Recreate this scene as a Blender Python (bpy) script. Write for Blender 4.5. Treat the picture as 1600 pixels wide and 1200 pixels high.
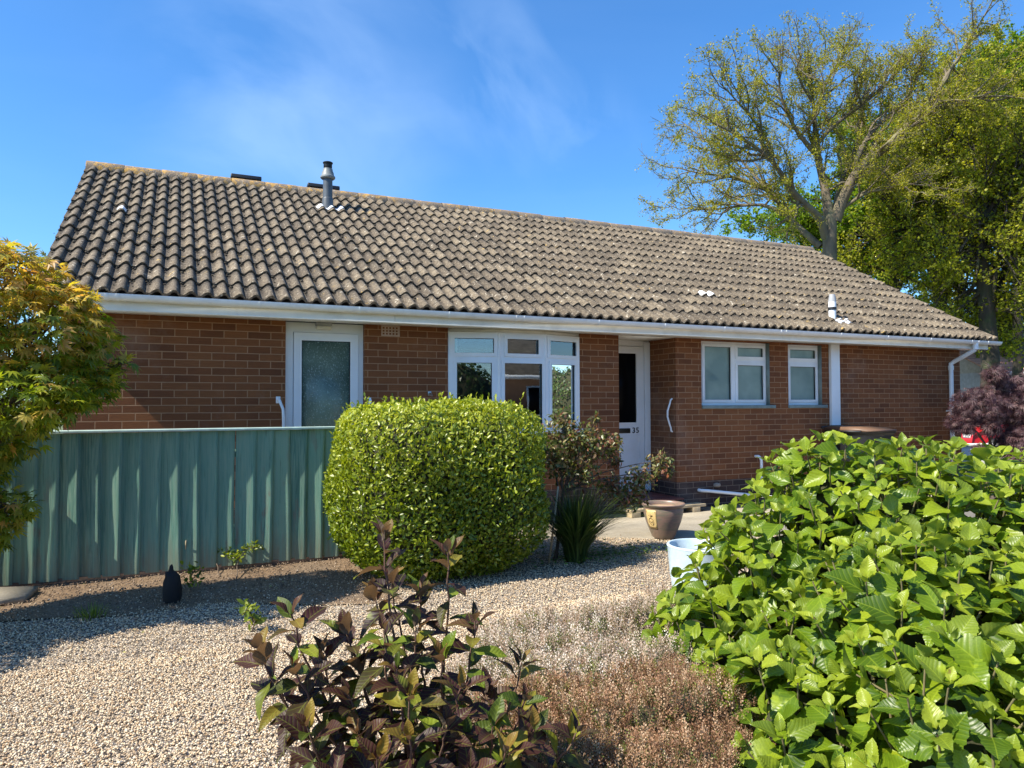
import bpy, bmesh, math, random
import numpy as np
from mathutils import Matrix, Vector
random.seed(7); rng = np.random.default_rng(11)
S = bpy.context.scene
for o in list(bpy.data.objects): bpy.data.objects.remove(o)
H = 1.40                       # eye height above the slab by the house

# ------------------------------------------------------------ camera
F = 1136.0
yaw, pitch, roll = [math.radians(a) for a in (24.7, 1.61, -0.19)]
fw = np.array([math.sin(yaw)*math.cos(pitch), math.cos(yaw)*math.cos(pitch), math.sin(pitch)])
_rt = np.array([math.cos(yaw), -math.sin(yaw), 0.0]); _up = np.cross(_rt, fw)
r2 = math.cos(roll)*_rt + math.sin(roll)*_up
u2 = -math.sin(roll)*_rt + math.cos(roll)*_up
cam = bpy.data.cameras.new('camera'); camo = bpy.data.objects.new('camera', cam)
S.collection.objects.link(camo); S.camera = camo
cam.sensor_width = 36; cam.lens = 36*F/1600; cam.clip_start = .05; cam.clip_end = 3000
M = Matrix(((r2[0], u2[0], -fw[0], 0), (r2[1], u2[1], -fw[1], 0), (r2[2], u2[2], -fw[2], H), (0, 0, 0, 1)))
camo.matrix_world = M
def P(x, y, d):                # a point seen at (x, y) of the 1600x1200 photo, d metres deep
    v = fw*d + (x-800)/F*d*r2 + (600-y)/F*d*u2
    return np.array([v[0], v[1], v[2]+H])
def PZ(x, y, z=0.0):           # point on the horizontal plane of height z
    v = fw + (x-800)/F*r2 + (600-y)/F*u2
    v = v*((z-H)/v[2]); return np.array([v[0], v[1], z])

# ------------------------------------------------------------ light
SUN = np.array([-1.0, -0.10, 1.104]); SUN /= np.linalg.norm(SUN)
W = bpy.data.worlds.new('World'); S.world = W; W.use_nodes = True
nt = W.node_tree; nt.nodes.clear()
wo = nt.nodes.new('ShaderNodeOutputWorld'); bg = nt.nodes.new('ShaderNodeBackground')
sky = nt.nodes.new('ShaderNodeTexSky'); sky.sky_type = 'NISHITA'; sky.sun_disc = False
sky.sun_elevation = math.asin(SUN[2]); sky.sun_rotation = math.atan2(SUN[0], SUN[1])
sky.altitude = 0; sky.air_density = 1.0; sky.dust_density = 0.7; sky.ozone_density = 1.6
hs = nt.nodes.new('ShaderNodeHueSaturation'); hs.inputs['Saturation'].default_value = 1.12; hs.inputs['Value'].default_value = 1.0
tc = nt.nodes.new('ShaderNodeTexCoord')
def cirrus(scale, loc, rot, stretch, lo, hi, det=6, dist=.6):
    mp = nt.nodes.new('ShaderNodeMapping'); mp.inputs['Location'].default_value = loc
    mp.inputs['Rotation'].default_value = rot; mp.inputs['Scale'].default_value = stretch
    nz = nt.nodes.new('ShaderNodeTexNoise'); nz.inputs['Scale'].default_value = scale
    nz.inputs['Detail'].default_value = det; nz.inputs['Distortion'].default_value = dist
    cr = nt.nodes.new('ShaderNodeMapRange'); cr.inputs['From Min'].default_value = lo; cr.inputs['From Max'].default_value = hi
    nt.links.new(tc.outputs['Generated'], mp.inputs['Vector']); nt.links.new(mp.outputs[0], nz.inputs['Vector'])
    nt.links.new(nz.outputs['Fac'], cr.inputs['Value']); return cr.outputs[0]
def wmath(op, a, b):
    m = nt.nodes.new('ShaderNodeMath'); m.operation = op
    for i, v in enumerate((a, b)):
        if isinstance(v, (int, float)): m.inputs[i].default_value = v
        else: nt.links.new(v, m.inputs[i])
    return m.outputs[0]
def wdot(px, py, inner, outer):      # soft disc of sky round the direction seen at (px, py)
    v = fw + (px-800)/F*r2 + (600-py)/F*u2; v = v/np.linalg.norm(v)
    n = nt.nodes.new('ShaderNodeVectorMath'); n.operation = 'DISTANCE'
    nt.links.new(tc.outputs['Generated'], n.inputs[0]); n.inputs[1].default_value = tuple(v)
    cr = nt.nodes.new('ShaderNodeMapRange'); cr.interpolation_type = 'SMOOTHSTEP'
    cr.inputs['From Min'].default_value = outer; cr.inputs['From Max'].default_value = inner
    nt.links.new(n.outputs['Value'], cr.inputs['Value']); return cr.outputs[0]
c1 = wmath('MULTIPLY', cirrus(2.6, (0, 0, 0), (.3, .5, .9), (1, 1.6, 2.4), .40, .75), wdot(450, 150, .02, .26))
c2 = wmath('MULTIPLY', cirrus(5.0, (3, 1, 0), (.2, 1.2, .5), (1, 3.5, .7), .45, .80), wdot(760, 120, .0, .17))
c3 = wmath('MULTIPLY', cirrus(6.0, (5, 2, 2), (.2, .8, .3), (1, 2.5, 1.0), .42, .80), wdot(900, 210, .0, .10))
c4 = wmath('MULTIPLY', cirrus(3.2, (1, 7, 2), (.2, .1, .3), (1, 1, 4.0), .42, .8), .5)
cl = wmath('ADD', wmath('ADD', wmath('MULTIPLY', c1, .30), wmath('MULTIPLY', c2, .19)), wmath('ADD', wmath('MULTIPLY', c3, .18), wmath('MULTIPLY', c4, .04)))
mx = nt.nodes.new('ShaderNodeMix'); mx.data_type = 'RGBA'; mx.clamp_factor = True
tint = nt.nodes.new('ShaderNodeMix'); tint.data_type = 'RGBA'; tint.blend_type = 'MULTIPLY'; tint.inputs[0].default_value = 1
tint.inputs[7].default_value = (.68, .90, 1.14, 1); nt.links.new(sky.outputs[0], tint.inputs[6])
nt.links.new(tint.outputs[2], hs.inputs['Color']); nt.links.new(hs.outputs[0], mx.inputs['A'])
nt.links.new(cl, mx.inputs['Factor']); mx.inputs['B'].default_value = (5.2, 6.6, 8.2, 1)
nt.links.new(mx.outputs['Result'], bg.inputs['Color']); bg.inputs['Strength'].default_value = 0.118
nt.links.new(bg.outputs[0], wo.inputs['Surface'])
sl = bpy.data.lights.new('sun', 'SUN'); sl.energy = 5.0; sl.angle = math.radians(.5); sl.color = (1.0, .92, .78)
so = bpy.data.objects.new('sun', sl); S.collection.objects.link(so)
so.rotation_euler = Vector(tuple(SUN)).to_track_quat('Z', 'Y').to_euler()
S.view_settings.view_transform = 'Standard'; S.view_settings.look = 'None'
S.view_settings.exposure = 0.92; S.view_settings.gamma = 1
S.render.engine = 'CYCLES'
S.cycles.max_bounces = 6; S.cycles.diffuse_bounces = 3; S.cycles.glossy_bounces = 3
S.cycles.transmission_bounces = 4; S.cycles.transparent_max_bounces = 8

# ------------------------------------------------------------ object helpers
def link(o): S.collection.objects.link(o); return o
def tag(o, label=None, cat=None, group=None, kind=None):
    if label: o['label'] = label
    if cat: o['category'] = cat
    if group: o['group'] = group
    if kind: o['kind'] = kind
    return o
def empty(name, loc=(0, 0, 0), label=None, cat=None, group=None, rz=0, kind=None):
    o = bpy.data.objects.new(name, None); link(o); o.location = loc; o.rotation_euler.z = rz
    o.empty_display_size = .2
    return tag(o, label, cat, group, kind)
def npmesh(name, v, f, mat, parent=None, smooth=False, attrs=None, loc=None):
    """v (n,3); f (m,k) all polygons with k corners, or a list of such arrays"""
    me = bpy.data.meshes.new(name)
    fs = f if isinstance(f, list) else [f]
    fs = [np.asarray(a, dtype=np.int32) for a in fs if len(a)]
    v = np.asarray(v, dtype=np.float32)
    if loc is not None: v = v - np.asarray(loc, dtype=np.float32)
    me.vertices.add(len(v)); me.vertices.foreach_set('co', v.ravel())
    li = np.concatenate([a.ravel() for a in fs]); lt = np.concatenate([np.full(len(a), a.shape[1], np.int32) for a in fs])
    ls = np.concatenate([[0], np.cumsum(lt)[:-1]]).astype(np.int32)
    me.loops.add(len(li)); me.loops.foreach_set('vertex_index', li)
    me.polygons.add(len(lt)); me.polygons.foreach_set('loop_start', ls); me.polygons.foreach_set('loop_total', lt)
    if smooth: me.polygons.foreach_set('use_smooth', np.ones(len(lt), bool))
    for k, a in (attrs or {}).items():
        at = me.attributes.new(k, 'FLOAT', 'POINT'); at.data.foreach_set('value', np.asarray(a, np.float32))
    me.update(calc_edges=True); me.validate()
    if mat: me.materials.append(mat)
    o = bpy.data.objects.new(name, me); link(o)
    if loc is not None: o.location = tuple(float(a) for a in loc)
    if parent: 
        o.parent = parent; o.matrix_parent_inverse = Matrix.Translation(tuple(-Vector(parent_world(parent))))
    return o
def parent_world(p):
    t = Vector((0, 0, 0))
    while p is not None:
        t += p.location; t2 = p.matrix_parent_inverse.translation if p.parent else Vector((0, 0, 0)); t += t2
        p = p.parent
    return t
class MB:
    """collects solid pieces, then links them as one object"""
    def __init__(s): s.v = []; s.f = {}; s.n = 0
    def add(s, v, f):
        v = np.asarray(v, float)
        for a in f: s.f.setdefault(len(a), []).append([i+s.n for i in a])
        s.v.append(v); s.n += len(v); return s
    def box(s, x0, x1, y0, y1, z0, z1, b=0.0, rot=None, c=None):
        bm = bmesh.new(); bmesh.ops.create_cube(bm, size=1)
        for w in bm.verts: w.co = Vector(((w.co.x)*(x1-x0), (w.co.y)*(y1-y0), (w.co.z)*(z1-z0)))
        if b > 0: bmesh.ops.bevel(bm, geom=list(bm.edges), offset=b, segments=2, affect='EDGES', profile=.6)
        bm.verts.index_update()
        v = np.array([w.co[:] for w in bm.verts])
        f = [[w.index for w in p.verts] for p in bm.faces]; bm.free()
        if rot is not None: v = v @ np.array(rot).T
        v += np.array([(x0+x1)/2, (y0+y1)/2, (z0+z1)/2]); return s.add(v, f)
    def tube(s, pts, rad, n=10, cap=True, sy=1.0):
        v, f = tube_arr(np.array(pts, float), rad, n)
        f = [list(a) for a in f]
        if cap:
            f.append(list(range(n))[::-1]); f.append([len(v)-n+i for i in range(n)])
        return s.add(v, f)
    def lathe(s, prof, c, n=32, cap0=False, cap1=False):
        v = []; f = []
        for r, z in prof:
            for i in range(n):
                a = 2*math.pi*i/n; v.append((c[0]+r*math.cos(a), c[1]+r*math.sin(a), c[2]+z))
        for j in range(len(prof)-1):
            for i in range(n): f.append([j*n+i, j*n+(i+1) % n, (j+1)*n+(i+1) % n, (j+1)*n+i])
        if cap0: f.append(list(range(n))[::-1])
        if cap1: f.append([(len(prof)-1)*n+i for i in range(n)])
        return s.add(v, f)
    def quad(s, a, b, c, d): return s.add([a, b, c, d], [[0, 1, 2, 3]])
    def prism(s, poly, axis, a0, a1):
        n = len(poly); v = []
        for t in (a0, a1):
            for p in poly:
                q = list(p); q.insert(axis, t); v.append(q)
        f = [list(range(n))[::-1], [n+i for i in range(n)]] + [[i, (i+1) % n, n+(i+1) % n, n+i] for i in range(n)]
        return s.add(v, f)
    def build(s, name, mat, parent=None, smooth=False, loc=None, **k):
        v = np.concatenate(s.v); f = [np.array(a) for a in s.f.values()]
        if loc is None: loc = (v.min(0)+v.max(0))/2; loc[2] = v[:, 2].min()
        o = npmesh(name, v, f, mat, parent, smooth, loc=loc)
        bm = bmesh.new(); bm.from_mesh(o.data); bmesh.ops.recalc_face_normals(bm, faces=bm.faces); bm.to_mesh(o.data); bm.free()
        if smooth == 'auto':
            o.data.polygons.foreach_set('use_smooth', np.ones(len(o.data.polygons), bool))
            try: o.data.set_sharp_from_angle(angle=math.radians(38))
            except Exception: pass
        return tag(o, **k)
def tube_arr(p, rad, n):
    rad = np.broadcast_to(np.asarray(rad, float), (len(p),)); t = np.gradient(p, axis=0)
    t /= np.linalg.norm(t, axis=1)[:, None]+1e-9
    up = np.array([0, 0, 1.0]) if abs(t[0][2]) < .9 else np.array([1.0, 0, 0])
    V = []; u = np.cross(up, t[0]); u /= np.linalg.norm(u)
    for i in range(len(p)):
        u = u - t[i]*np.dot(u, t[i]); u /= np.linalg.norm(u)+1e-9; w = np.cross(t[i], u)
        a = np.arange(n)*2*math.pi/n
        V.append(p[i]+rad[i]*(np.cos(a)[:, None]*u+np.sin(a)[:, None]*w))
    V = np.concatenate(V); k = np.arange(n); f = []
    for i in range(len(p)-1):
        f.append(np.stack([i*n+k, i*n+(k+1) % n, (i+1)*n+(k+1) % n, (i+1)*n+k], 1))
    return V, np.concatenate(f)
class Tubes:
    def __init__(s): s.v = []; s.f = []; s.n = 0
    def add(s, p, r, n=5):
        v, f = tube_arr(np.array(p, float), r, n); s.v.append(v); s.f.append(f+s.n); s.n += len(v)
    def build(s, name, mat, parent=None):
        return npmesh(name, np.concatenate(s.v), np.concatenate(s.f), mat, parent, True)

def unit(a): return a/(np.linalg.norm(a, axis=-1, keepdims=True)+1e-9)
def scatter(name, T, pos, xd, nr, size, mat, parent=None, smooth=True, width=None, a2=None, arr=False):
    tv, tf = T; pos = np.asarray(pos, float); N = len(pos); xd = unit(np.asarray(xd, float)); nr = np.asarray(nr, float)
    yd = unit(np.cross(nr, xd)); zd = np.cross(xd, yd); size = np.broadcast_to(size, (N,))
    wd = np.ones(N) if width is None else width
    V = pos[:, None, :] + size[:, None, None]*(tv[None, :, 0, None]*xd[:, None] + tv[None, :, 1, None]*wd[:, None, None]*yd[:, None] + tv[None, :, 2, None]*zd[:, None])
    k = len(tv); Fc = [(f[None]+(np.arange(N)*k)[:, None, None]).reshape(-1, f.shape[1]) for f in (tf if isinstance(tf, list) else [tf])]
    at = {'rnd': np.repeat(rng.random(N), k), 'lx': np.tile(tv[:, 0], N), 'ly': np.tile(tv[:, 1], N)}
    at['a2'] = np.repeat(np.zeros(N) if a2 is None else a2, k)
    return npmesh(name, V.reshape(-1, 3), Fc, mat, parent, smooth, at)

# leaf templates: x = length 0..1, y = width, z = normal
def leaf_grid(nx, ny, w, curl=.12, fold=.10, ser=0.0, wave=0.0, corr=0.0, peak=.42, tip=1.0):
    v = []; f = []
    for i in range(nx+1):
        t = i/nx
        tt = t**(math.log(.5)/math.log(peak))
        ww = w*.5*(math.sin(math.pi*min(tt, 1))**.75)*(1 if t < .75 else 1)
        if t > .8: ww *= 1 - .25*((t-.8)/.2)
        if ser and i % 2 == 1: ww *= 1+ser
        for j in range(-ny, ny+1):
            s = j/ny; y = ww*s
            z = fold*abs(y)*1.6 - curl*t*t + wave*math.sin(t*9+s*2)*abs(s)
            z += corr*math.cos((t-abs(s)*.28)*math.pi*2*nx/2)*abs(s)*(1-abs(s)*.3)*(ww/w)*2
            v.append((t - .06*abs(s)*(1-t)*(-1), y, z))
    m = 2*ny+1
    for i in range(nx):
        for j in range(2*ny): a = i*m+j; f.append((a, a+m, a+m+1, a+1))
    return np.array(v), np.array(f)
LEAF_SMALL = (np.array([(0, 0, 0), (.3, -.23, .05), (.3, .23, .05), (.35, 0, -.02), (.72, -.2, .02), (.72, .2, .02), (.75, 0, -.05), (1, 0, -.12)]),
              [np.array([(1, 4, 6, 3), (3, 6, 5, 2)]), np.array([(0, 1, 3), (0, 3, 2), (4, 7, 6), (6, 7, 5)])])
def lobed(angles, lens, w, droop=.25):
    v = [(0, 0, 0)]; q = []; 
    for a, L in zip(angles, lens):
        c, s = math.cos(a), math.sin(a); b = len(v)
        for (t, o, z) in ((.42, -w, .02), (.42, w, .02), (1.0, 0, -droop*L), (.5, 0, -.03)):
            x = t*L; v.append((x*c-o*L*s, x*s+o*L*c, z))
        q += [(0, b, b+3), (0, b+3, b+1), (b, b+2, b+3), (b+3, b+2, b+1)]
    return np.array(v), np.array(q)
R_ = math.radians
MAPLE = lobed([R_(a) for a in (-118, -72, -36, 0, 36, 72, 118)], [.45, .72, .92, 1, .92, .72, .45], .13)
CUTLEAF = lobed([R_(a) for a in (-100, -60, -28, 0, 28, 60, 100)], [.55, .8, .95, 1, .95, .8, .55], .055, .45)
OVAL = (np.array([(0, 0, 0), (.5, -.3, .06), (1, 0, 0), (.5, .3, .06)]), np.array([(0, 1, 2), (0, 2, 3)]))

# ------------------------------------------------------------ materials
def mat(name):
    m = bpy.data.materials.new(name); m.use_nodes = True; n = m.node_tree
    b = n.nodes['Principled BSDF']; return m, n, b
def N(n, t, **k):
    x = n.nodes.new(t)
    for a, b in k.items():
        if a in x.inputs: x.inputs[a].default_value = b
        else: setattr(x, a, b)
    return x
def ramp(n, fac, stops, inter='LINEAR'):
    r = n.nodes.new('ShaderNodeValToRGB'); e = r.color_ramp.elements; r.color_ramp.interpolation = inter
    while len(e) > 1: e.remove(e[-1])
    e[0].position = stops[0][0]; e[0].color = (*stops[0][1], 1)
    for p, c in stops[1:]: q = e.new(p); q.color = (*c, 1)
    n.links.new(fac, r.inputs[0]); return r.outputs[0]
def mixc(n, fac, a, b, blend='MIX'):
    x = n.nodes.new('ShaderNodeMix'); x.data_type = 'RGBA'; x.blend_type = blend; x.clamp_factor = True
    for nm, v in (('Factor', fac), ('A', a), ('B', b)):
        i = x.inputs[nm] if nm != 'Factor' else x.inputs[0]
        if nm == 'A': i = x.inputs[6]
        if nm == 'B': i = x.inputs[7]
        if isinstance(v, (int, float)): i.default_value = v
        elif isinstance(v, tuple): i.default_value = (*v, 1)
        else: n.links.new(v, i)
    return x.outputs[2]
def mth(n, op, a, b=0.0, clamp=False):
    x = n.nodes.new('ShaderNodeMath'); x.operation = op; x.use_clamp = clamp
    for i, v in enumerate((a, b)):
        if isinstance(v, (int, float)): x.inputs[i].default_value = v
        else: n.links.new(v, x.inputs[i])
    return x.outputs[0]
def mrange(n, v, a, b, c=0, d=1):
    x = N(n, 'ShaderNodeMapRange'); x.inputs[1].default_value = a; x.inputs[2].default_value = b
    x.inputs[3].default_value = c; x.inputs[4].default_value = d; n.links.new(v, x.inputs[0]); return x.outputs[0]
def coords(n, scale=(1, 1, 1), kind='pos', loc=(0, 0, 0)):
    if kind == 'pos': g = N(n, 'ShaderNodeNewGeometry').outputs['Position']
    else: g = N(n, 'ShaderNodeTexCoord').outputs['Object']
    mp = N(n, 'ShaderNodeMapping'); mp.inputs['Scale'].default_value = scale; mp.inputs['Location'].default_value = loc
    n.links.new(g, mp.inputs[0]); return mp.outputs[0]
def noise(n, vec, s, d=4, r=.55, dist=0):
    x = N(n, 'ShaderNodeTexNoise', Scale=s, Detail=d, Roughness=r, Distortion=dist); n.links.new(vec, x.inputs['Vector']); return x.outputs['Fac']
def bump(n, b, h, strength=.3, dist=.01):
    x = N(n, 'ShaderNodeBump', Strength=strength, Distance=dist); n.links.new(h, x.inputs['Height']); n.links.new(x.outputs[0], b.inputs['Normal'])

def m_simple(name, col, rough=.5, var=.12, vs=6.0, metal=0, bmp=0.0, bs=60, spec=.5, dirt=None):
    m, n, b = mat(name); v = coords(n)
    c = mixc(n, mrange(n, noise(n, v, vs), .35, .65), tuple(x*(1-var) for x in col), tuple(min(1, x*(1+var)) for x in col))
    if dirt:
        c = mixc(n, mrange(n, noise(n, v, vs*.6, 8, .65), .52, .75, 0, dirt[1]), c, dirt[0])
    n.links.new(c, b.inputs['Base Color']); b.inputs['Roughness'].default_value = rough; b.inputs['Metallic'].default_value = metal
    b.inputs['Specular IOR Level'].default_value = spec
    if bmp: bump(n, b, noise(n, v, bs, 5), bmp, .004)
    return m
def m_brick(name, c1, c2, c3, mortar, phase=(0, 0)):
    m, n, b = mat(name)
    g = N(n, 'ShaderNodeNewGeometry'); sx = N(n, 'ShaderNodeSeparateXYZ'); n.links.new(g.outputs['Position'], sx.inputs[0])
    cx = mth(n, 'ADD', mth(n, 'ADD', sx.outputs[0], sx.outputs[1]), phase[0]); cz = mth(n, 'ADD', sx.outputs[2], phase[1])
    cb = N(n, 'ShaderNodeCombineXYZ'); n.links.new(cx, cb.inputs[0]); n.links.new(cz, cb.inputs[1])
    wob = N(n, 'ShaderNodeTexNoise', Scale=9.0, Detail=2.0); n.links.new(g.outputs['Position'], wob.inputs['Vector'])
    ad = N(n, 'ShaderNodeVectorMath', operation='MULTIPLY_ADD'); n.links.new(wob.outputs['Color'], ad.inputs[0]); ad.inputs[1].default_value = (.006, .005, 0); n.links.new(cb.outputs[0], ad.inputs[2])
    bt = N(n, 'ShaderNodeTexBrick'); bt.offset = .5; bt.offset_frequency = 2
    for k, v in (('Scale', 1), ('Mortar Size', .0048), ('Mortar Smooth', .25), ('Brick Width', .225), ('Row Height', .075), ('Bias', 0)): bt.inputs[k].default_value = v
    bt.inputs['Color1'].default_value = (0, 0, 0, 1); bt.inputs['Color2'].default_value = (1, 1, 1, 1); bt.inputs['Mortar'].default_value = (.5, .5, .5, 1)
    n.links.new(ad.outputs[0], bt.inputs['Vector'])
    pos = g.outputs['Position']
    base = ramp(n, bt.outputs['Color'], [(0, c1), (.5, c2), (1, c3)])
    mp = N(n, 'ShaderNodeMapping'); mp.inputs['Scale'].default_value = (3, 3, 60); n.links.new(pos, mp.inputs[0])
    drag = noise(n, mp.outputs[0], 3.0, 5, .6)
    base = mixc(n, mrange(n, drag, .35, .7, 0, .55), base, tuple(x*.62 for x in c1))
    blot = noise(n, pos, 1.3, 5, .6)
    base = mixc(n, mrange(n, blot, .35, .7, 0, .35), base, tuple(x*1.25 for x in c3))
    mo = mixc(n, noise(n, pos, 14, 4), tuple(x*.75 for x in mortar), tuple(x*1.2 for x in mortar))
    col = mixc(n, bt.outputs['Fac'], base, mo)
    eff = mrange(n, noise(n, pos, .9, 6, .7), .56, .78, 0, .28)
    col = mixc(n, eff, col, (.40, .33, .27))
    n.links.new(col, b.inputs['Base Color']); b.inputs['Roughness'].default_value = .88
    h = mth(n, 'ADD', mth(n, 'MULTIPLY', bt.outputs['Fac'], -1.0), mth(n, 'MULTIPLY', drag, .35))
    bump(n, b, h, .55, .006); return m
def m_leaf(name, stops, trans=.35, rough=.42, back=None, young=None, veins=False, spec=.5, tcol=None, coat=0):
    """leaf colour varies leaf by leaf ('rnd'); 'a2' marks young growth"""
    m, n, b = mat(name)
    at = N(n, 'ShaderNodeAttribute', attribute_name='rnd').outputs['Fac']
    c = ramp(n, at, stops)
    if young:
        a2 = N(n, 'ShaderNodeAttribute', attribute_name='a2').outputs['Fac']
        c = mixc(n, a2, c, ramp(n, at, young))
    if veins:
        lx = N(n, 'ShaderNodeAttribute', attribute_name='lx').outputs['Fac']; ly = N(n, 'ShaderNodeAttribute', attribute_name='ly').outputs['Fac']
        ay = mth(n, 'ABSOLUTE', ly)
        mid = mrange(n, ay, .004, .02, 1, 0)
        sv = mth(n, 'SINE', mth(n, 'MULTIPLY', mth(n, 'SUBTRACT', mth(n, 'MULTIPLY', lx, lx), mth(n, 'MULTIPLY', ay, .9)), 46.0))
        sd = mrange(n, sv, .78, 1.0, 0, .55)
        vv = mth(n, 'MAXIMUM', mid, sd)
        fine = noise(n, coords(n), 160, 3, .6)
        c = mixc(n, mrange(n, fine, .3, .7, 0, .25), c, tuple(x*.55 for x in stops[0][1]))
        c = mixc(n, mth(n, 'MULTIPLY', vv, veins), c, tuple(min(1, x*1.9+.02) for x in stops[-1][1]))
        edge = mrange(n, noise(n, coords(n), 11, 3, .6), .62, .72, 0, .6)
        c = mixc(n, edge, c, tuple(min(1, x*1.5) for x in stops[-1][1]))
        c = mixc(n, mrange(n, noise(n, coords(n), 24, 5, .7), .67, .72, 0, .8), c, (.20, .13, .04))
        hh = mth(n, 'ADD', mth(n, 'MULTIPLY', sv, -.5), mth(n, 'MULTIPLY', fine, .5))
        bump(n, b, hh, .22, .003)
    if back:
        bf = N(n, 'ShaderNodeNewGeometry').outputs['Backfacing']; c = mixc(n, bf, c, back)
    n.links.new(c, b.inputs['Base Color']); b.inputs['Roughness'].default_value = rough; b.inputs['Specular IOR Level'].default_value = spec
    if coat: b.inputs['Coat Weight'].default_value = coat; b.inputs['Coat Roughness'].default_value = .2
    tr = N(n, 'ShaderNodeBsdfTranslucent')
    tn = mixc(n, 1.0, c, tcol or (1.0, 1.0, .35), 'MULTIPLY'); tn = mixc(n, 1.0, tn, (1.7, 1.7, 1.7), 'MULTIPLY')
    n.links.new(tn, tr.inputs[0]); ms = N(n, 'ShaderNodeMixShader'); ms.inputs[0].default_value = trans
    n.links.new(b.outputs[0], ms.inputs[1]); n.links.new(tr.outputs[0], ms.inputs[2])
    n.links.new(ms.outputs[0], n.nodes['Material Output'].inputs[0]); return m
def m_bark(name, c1, c2, lichen=None, s=6):
    m, n, b = mat(name); v = coords(n, (1, 1, .25))
    x = noise(n, v, s, 8, .65, .4); c = ramp(n, x, [(.3, c1), (.7, c2)])
    if lichen: c = mixc(n, mrange(n, noise(n, coords(n), s*.5, 5, .6), .5, .68, 0, .8), c, lichen)
    n.links.new(c, b.inputs['Base Color']); b.inputs['Roughness'].default_value = .9; bump(n, b, x, .7, .02); return m
def m_glass(name, tint=(.9, .95, .95), base=.10, gloss=1.0):
    m, n, b = mat(name); n.nodes.remove(b)
    lw = N(n, 'ShaderNodeFresnel', IOR=1.5); g = N(n, 'ShaderNodeBsdfGlossy', Roughness=.003); t = N(n, 'ShaderNodeBsdfTransparent')
    t.inputs[0].default_value = (*tint, 1); g.inputs[0].default_value = (gloss, gloss, gloss, 1)
    w = noise(n, coords(n), 2.2, 2); bp = N(n, 'ShaderNodeBump', Strength=.012, Distance=.05); n.links.new(w, bp.inputs['Height']); n.links.new(bp.outputs[0], g.inputs['Normal'])
    ms = N(n, 'ShaderNodeMixShader'); n.links.new(mth(n, 'ADD', mth(n, 'MULTIPLY', lw.outputs[0], 1.6), base, True), ms.inputs[0])
    n.links.new(t.outputs[0], ms.inputs[1]); n.links.new(g.outputs[0], ms.inputs[2])
    n.links.new(ms.outputs[0], n.nodes['Material Output'].inputs[0]); return m
PH = (.05, -2.305+.075*30)
BRICK = m_brick('red_brick', (.115, .036, .011), (.178, .057, .0165), (.235, .084, .025), (.34, .19, .10), PH)
PLINTH = m_brick('dark_plinth_brick', (.035, .020, .018), (.048, .026, .022), (.07, .036, .028), (.20, .14, .10), PH)
UPVC = m_simple('white_upvc', (.80, .82, .83), .32, .03, 3, dirt=((.55, .52, .44), .25))
GUTTER = m_simple('gutter_plastic', (.82, .83, .83), .35, .04, 5, dirt=((.38, .36, .30), .35))
FASCIA = m_simple('cream_fascia', (.82, .80, .73), .45, .05, 4, dirt=((.42, .40, .32), .45))
SILLM = m_simple('grey_green_sill', (.17, .22, .21), .55, .15, 9, dirt=((.10, .10, .08), .4))
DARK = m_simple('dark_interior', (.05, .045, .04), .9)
GLASS = m_glass('window_glass', base=.09)
BLACKG = m_glass('dark_glass', (.15, .16, .17), base=.02, gloss=.5)
def m_obscure(name, col, scale, spec=.5, rough=.12, strength=.6, colb=None):
    m, n, b = mat(name); v = coords(n)
    vo = N(n, 'ShaderNodeTexVoronoi', Scale=scale); n.links.new(v, vo.inputs['Vector'])
    c = mixc(n, mrange(n, noise(n, v, 2.0, 3), .35, .65), tuple(x*.75 for x in col), colb or tuple(x*1.25 for x in col))
    n.links.new(c, b.inputs['Base Color']); b.inputs['Roughness'].default_value = rough; b.inputs['Specular IOR Level'].default_value = spec
    b.inputs['Coat Weight'].default_value = .6; b.inputs['Coat Roughness'].default_value = .02
    bp = N(n, 'ShaderNodeBump', Strength=strength, Distance=.004); n.links.new(vo.outputs['Distance'], bp.inputs['Height']); n.links.new(bp.outputs[0], b.inputs['Normal']); return m
OBSC = m_obscure('stippled_glass', (.10, .155, .115), 55, strength=1.0, rough=.25, colb=(.17, .24, .18))
_n = OBSC.node_tree; _b = _n.nodes['Principled BSDF']; _c = _b.inputs['Base Color'].links[0].from_socket; _b.inputs['Coat Weight'].default_value = .35
_s = mrange(_n, noise(_n, coords(_n, (1, 1, .6)), 95, 3, .7), .58, .68); _n.links.new(mixc(_n, _s, _c, (.42, .52, .46)), _b.inputs['Base Color'])  # pale speckle paints the stipple highlights into the glass colour
FROST = m_obscure('frosted_glass', (.17, .27, .25), 150, strength=.12, rough=.45, colb=(.24, .33, .29))
BLIND = m_simple('white_blind', (.55, .58, .55), .7)

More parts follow.
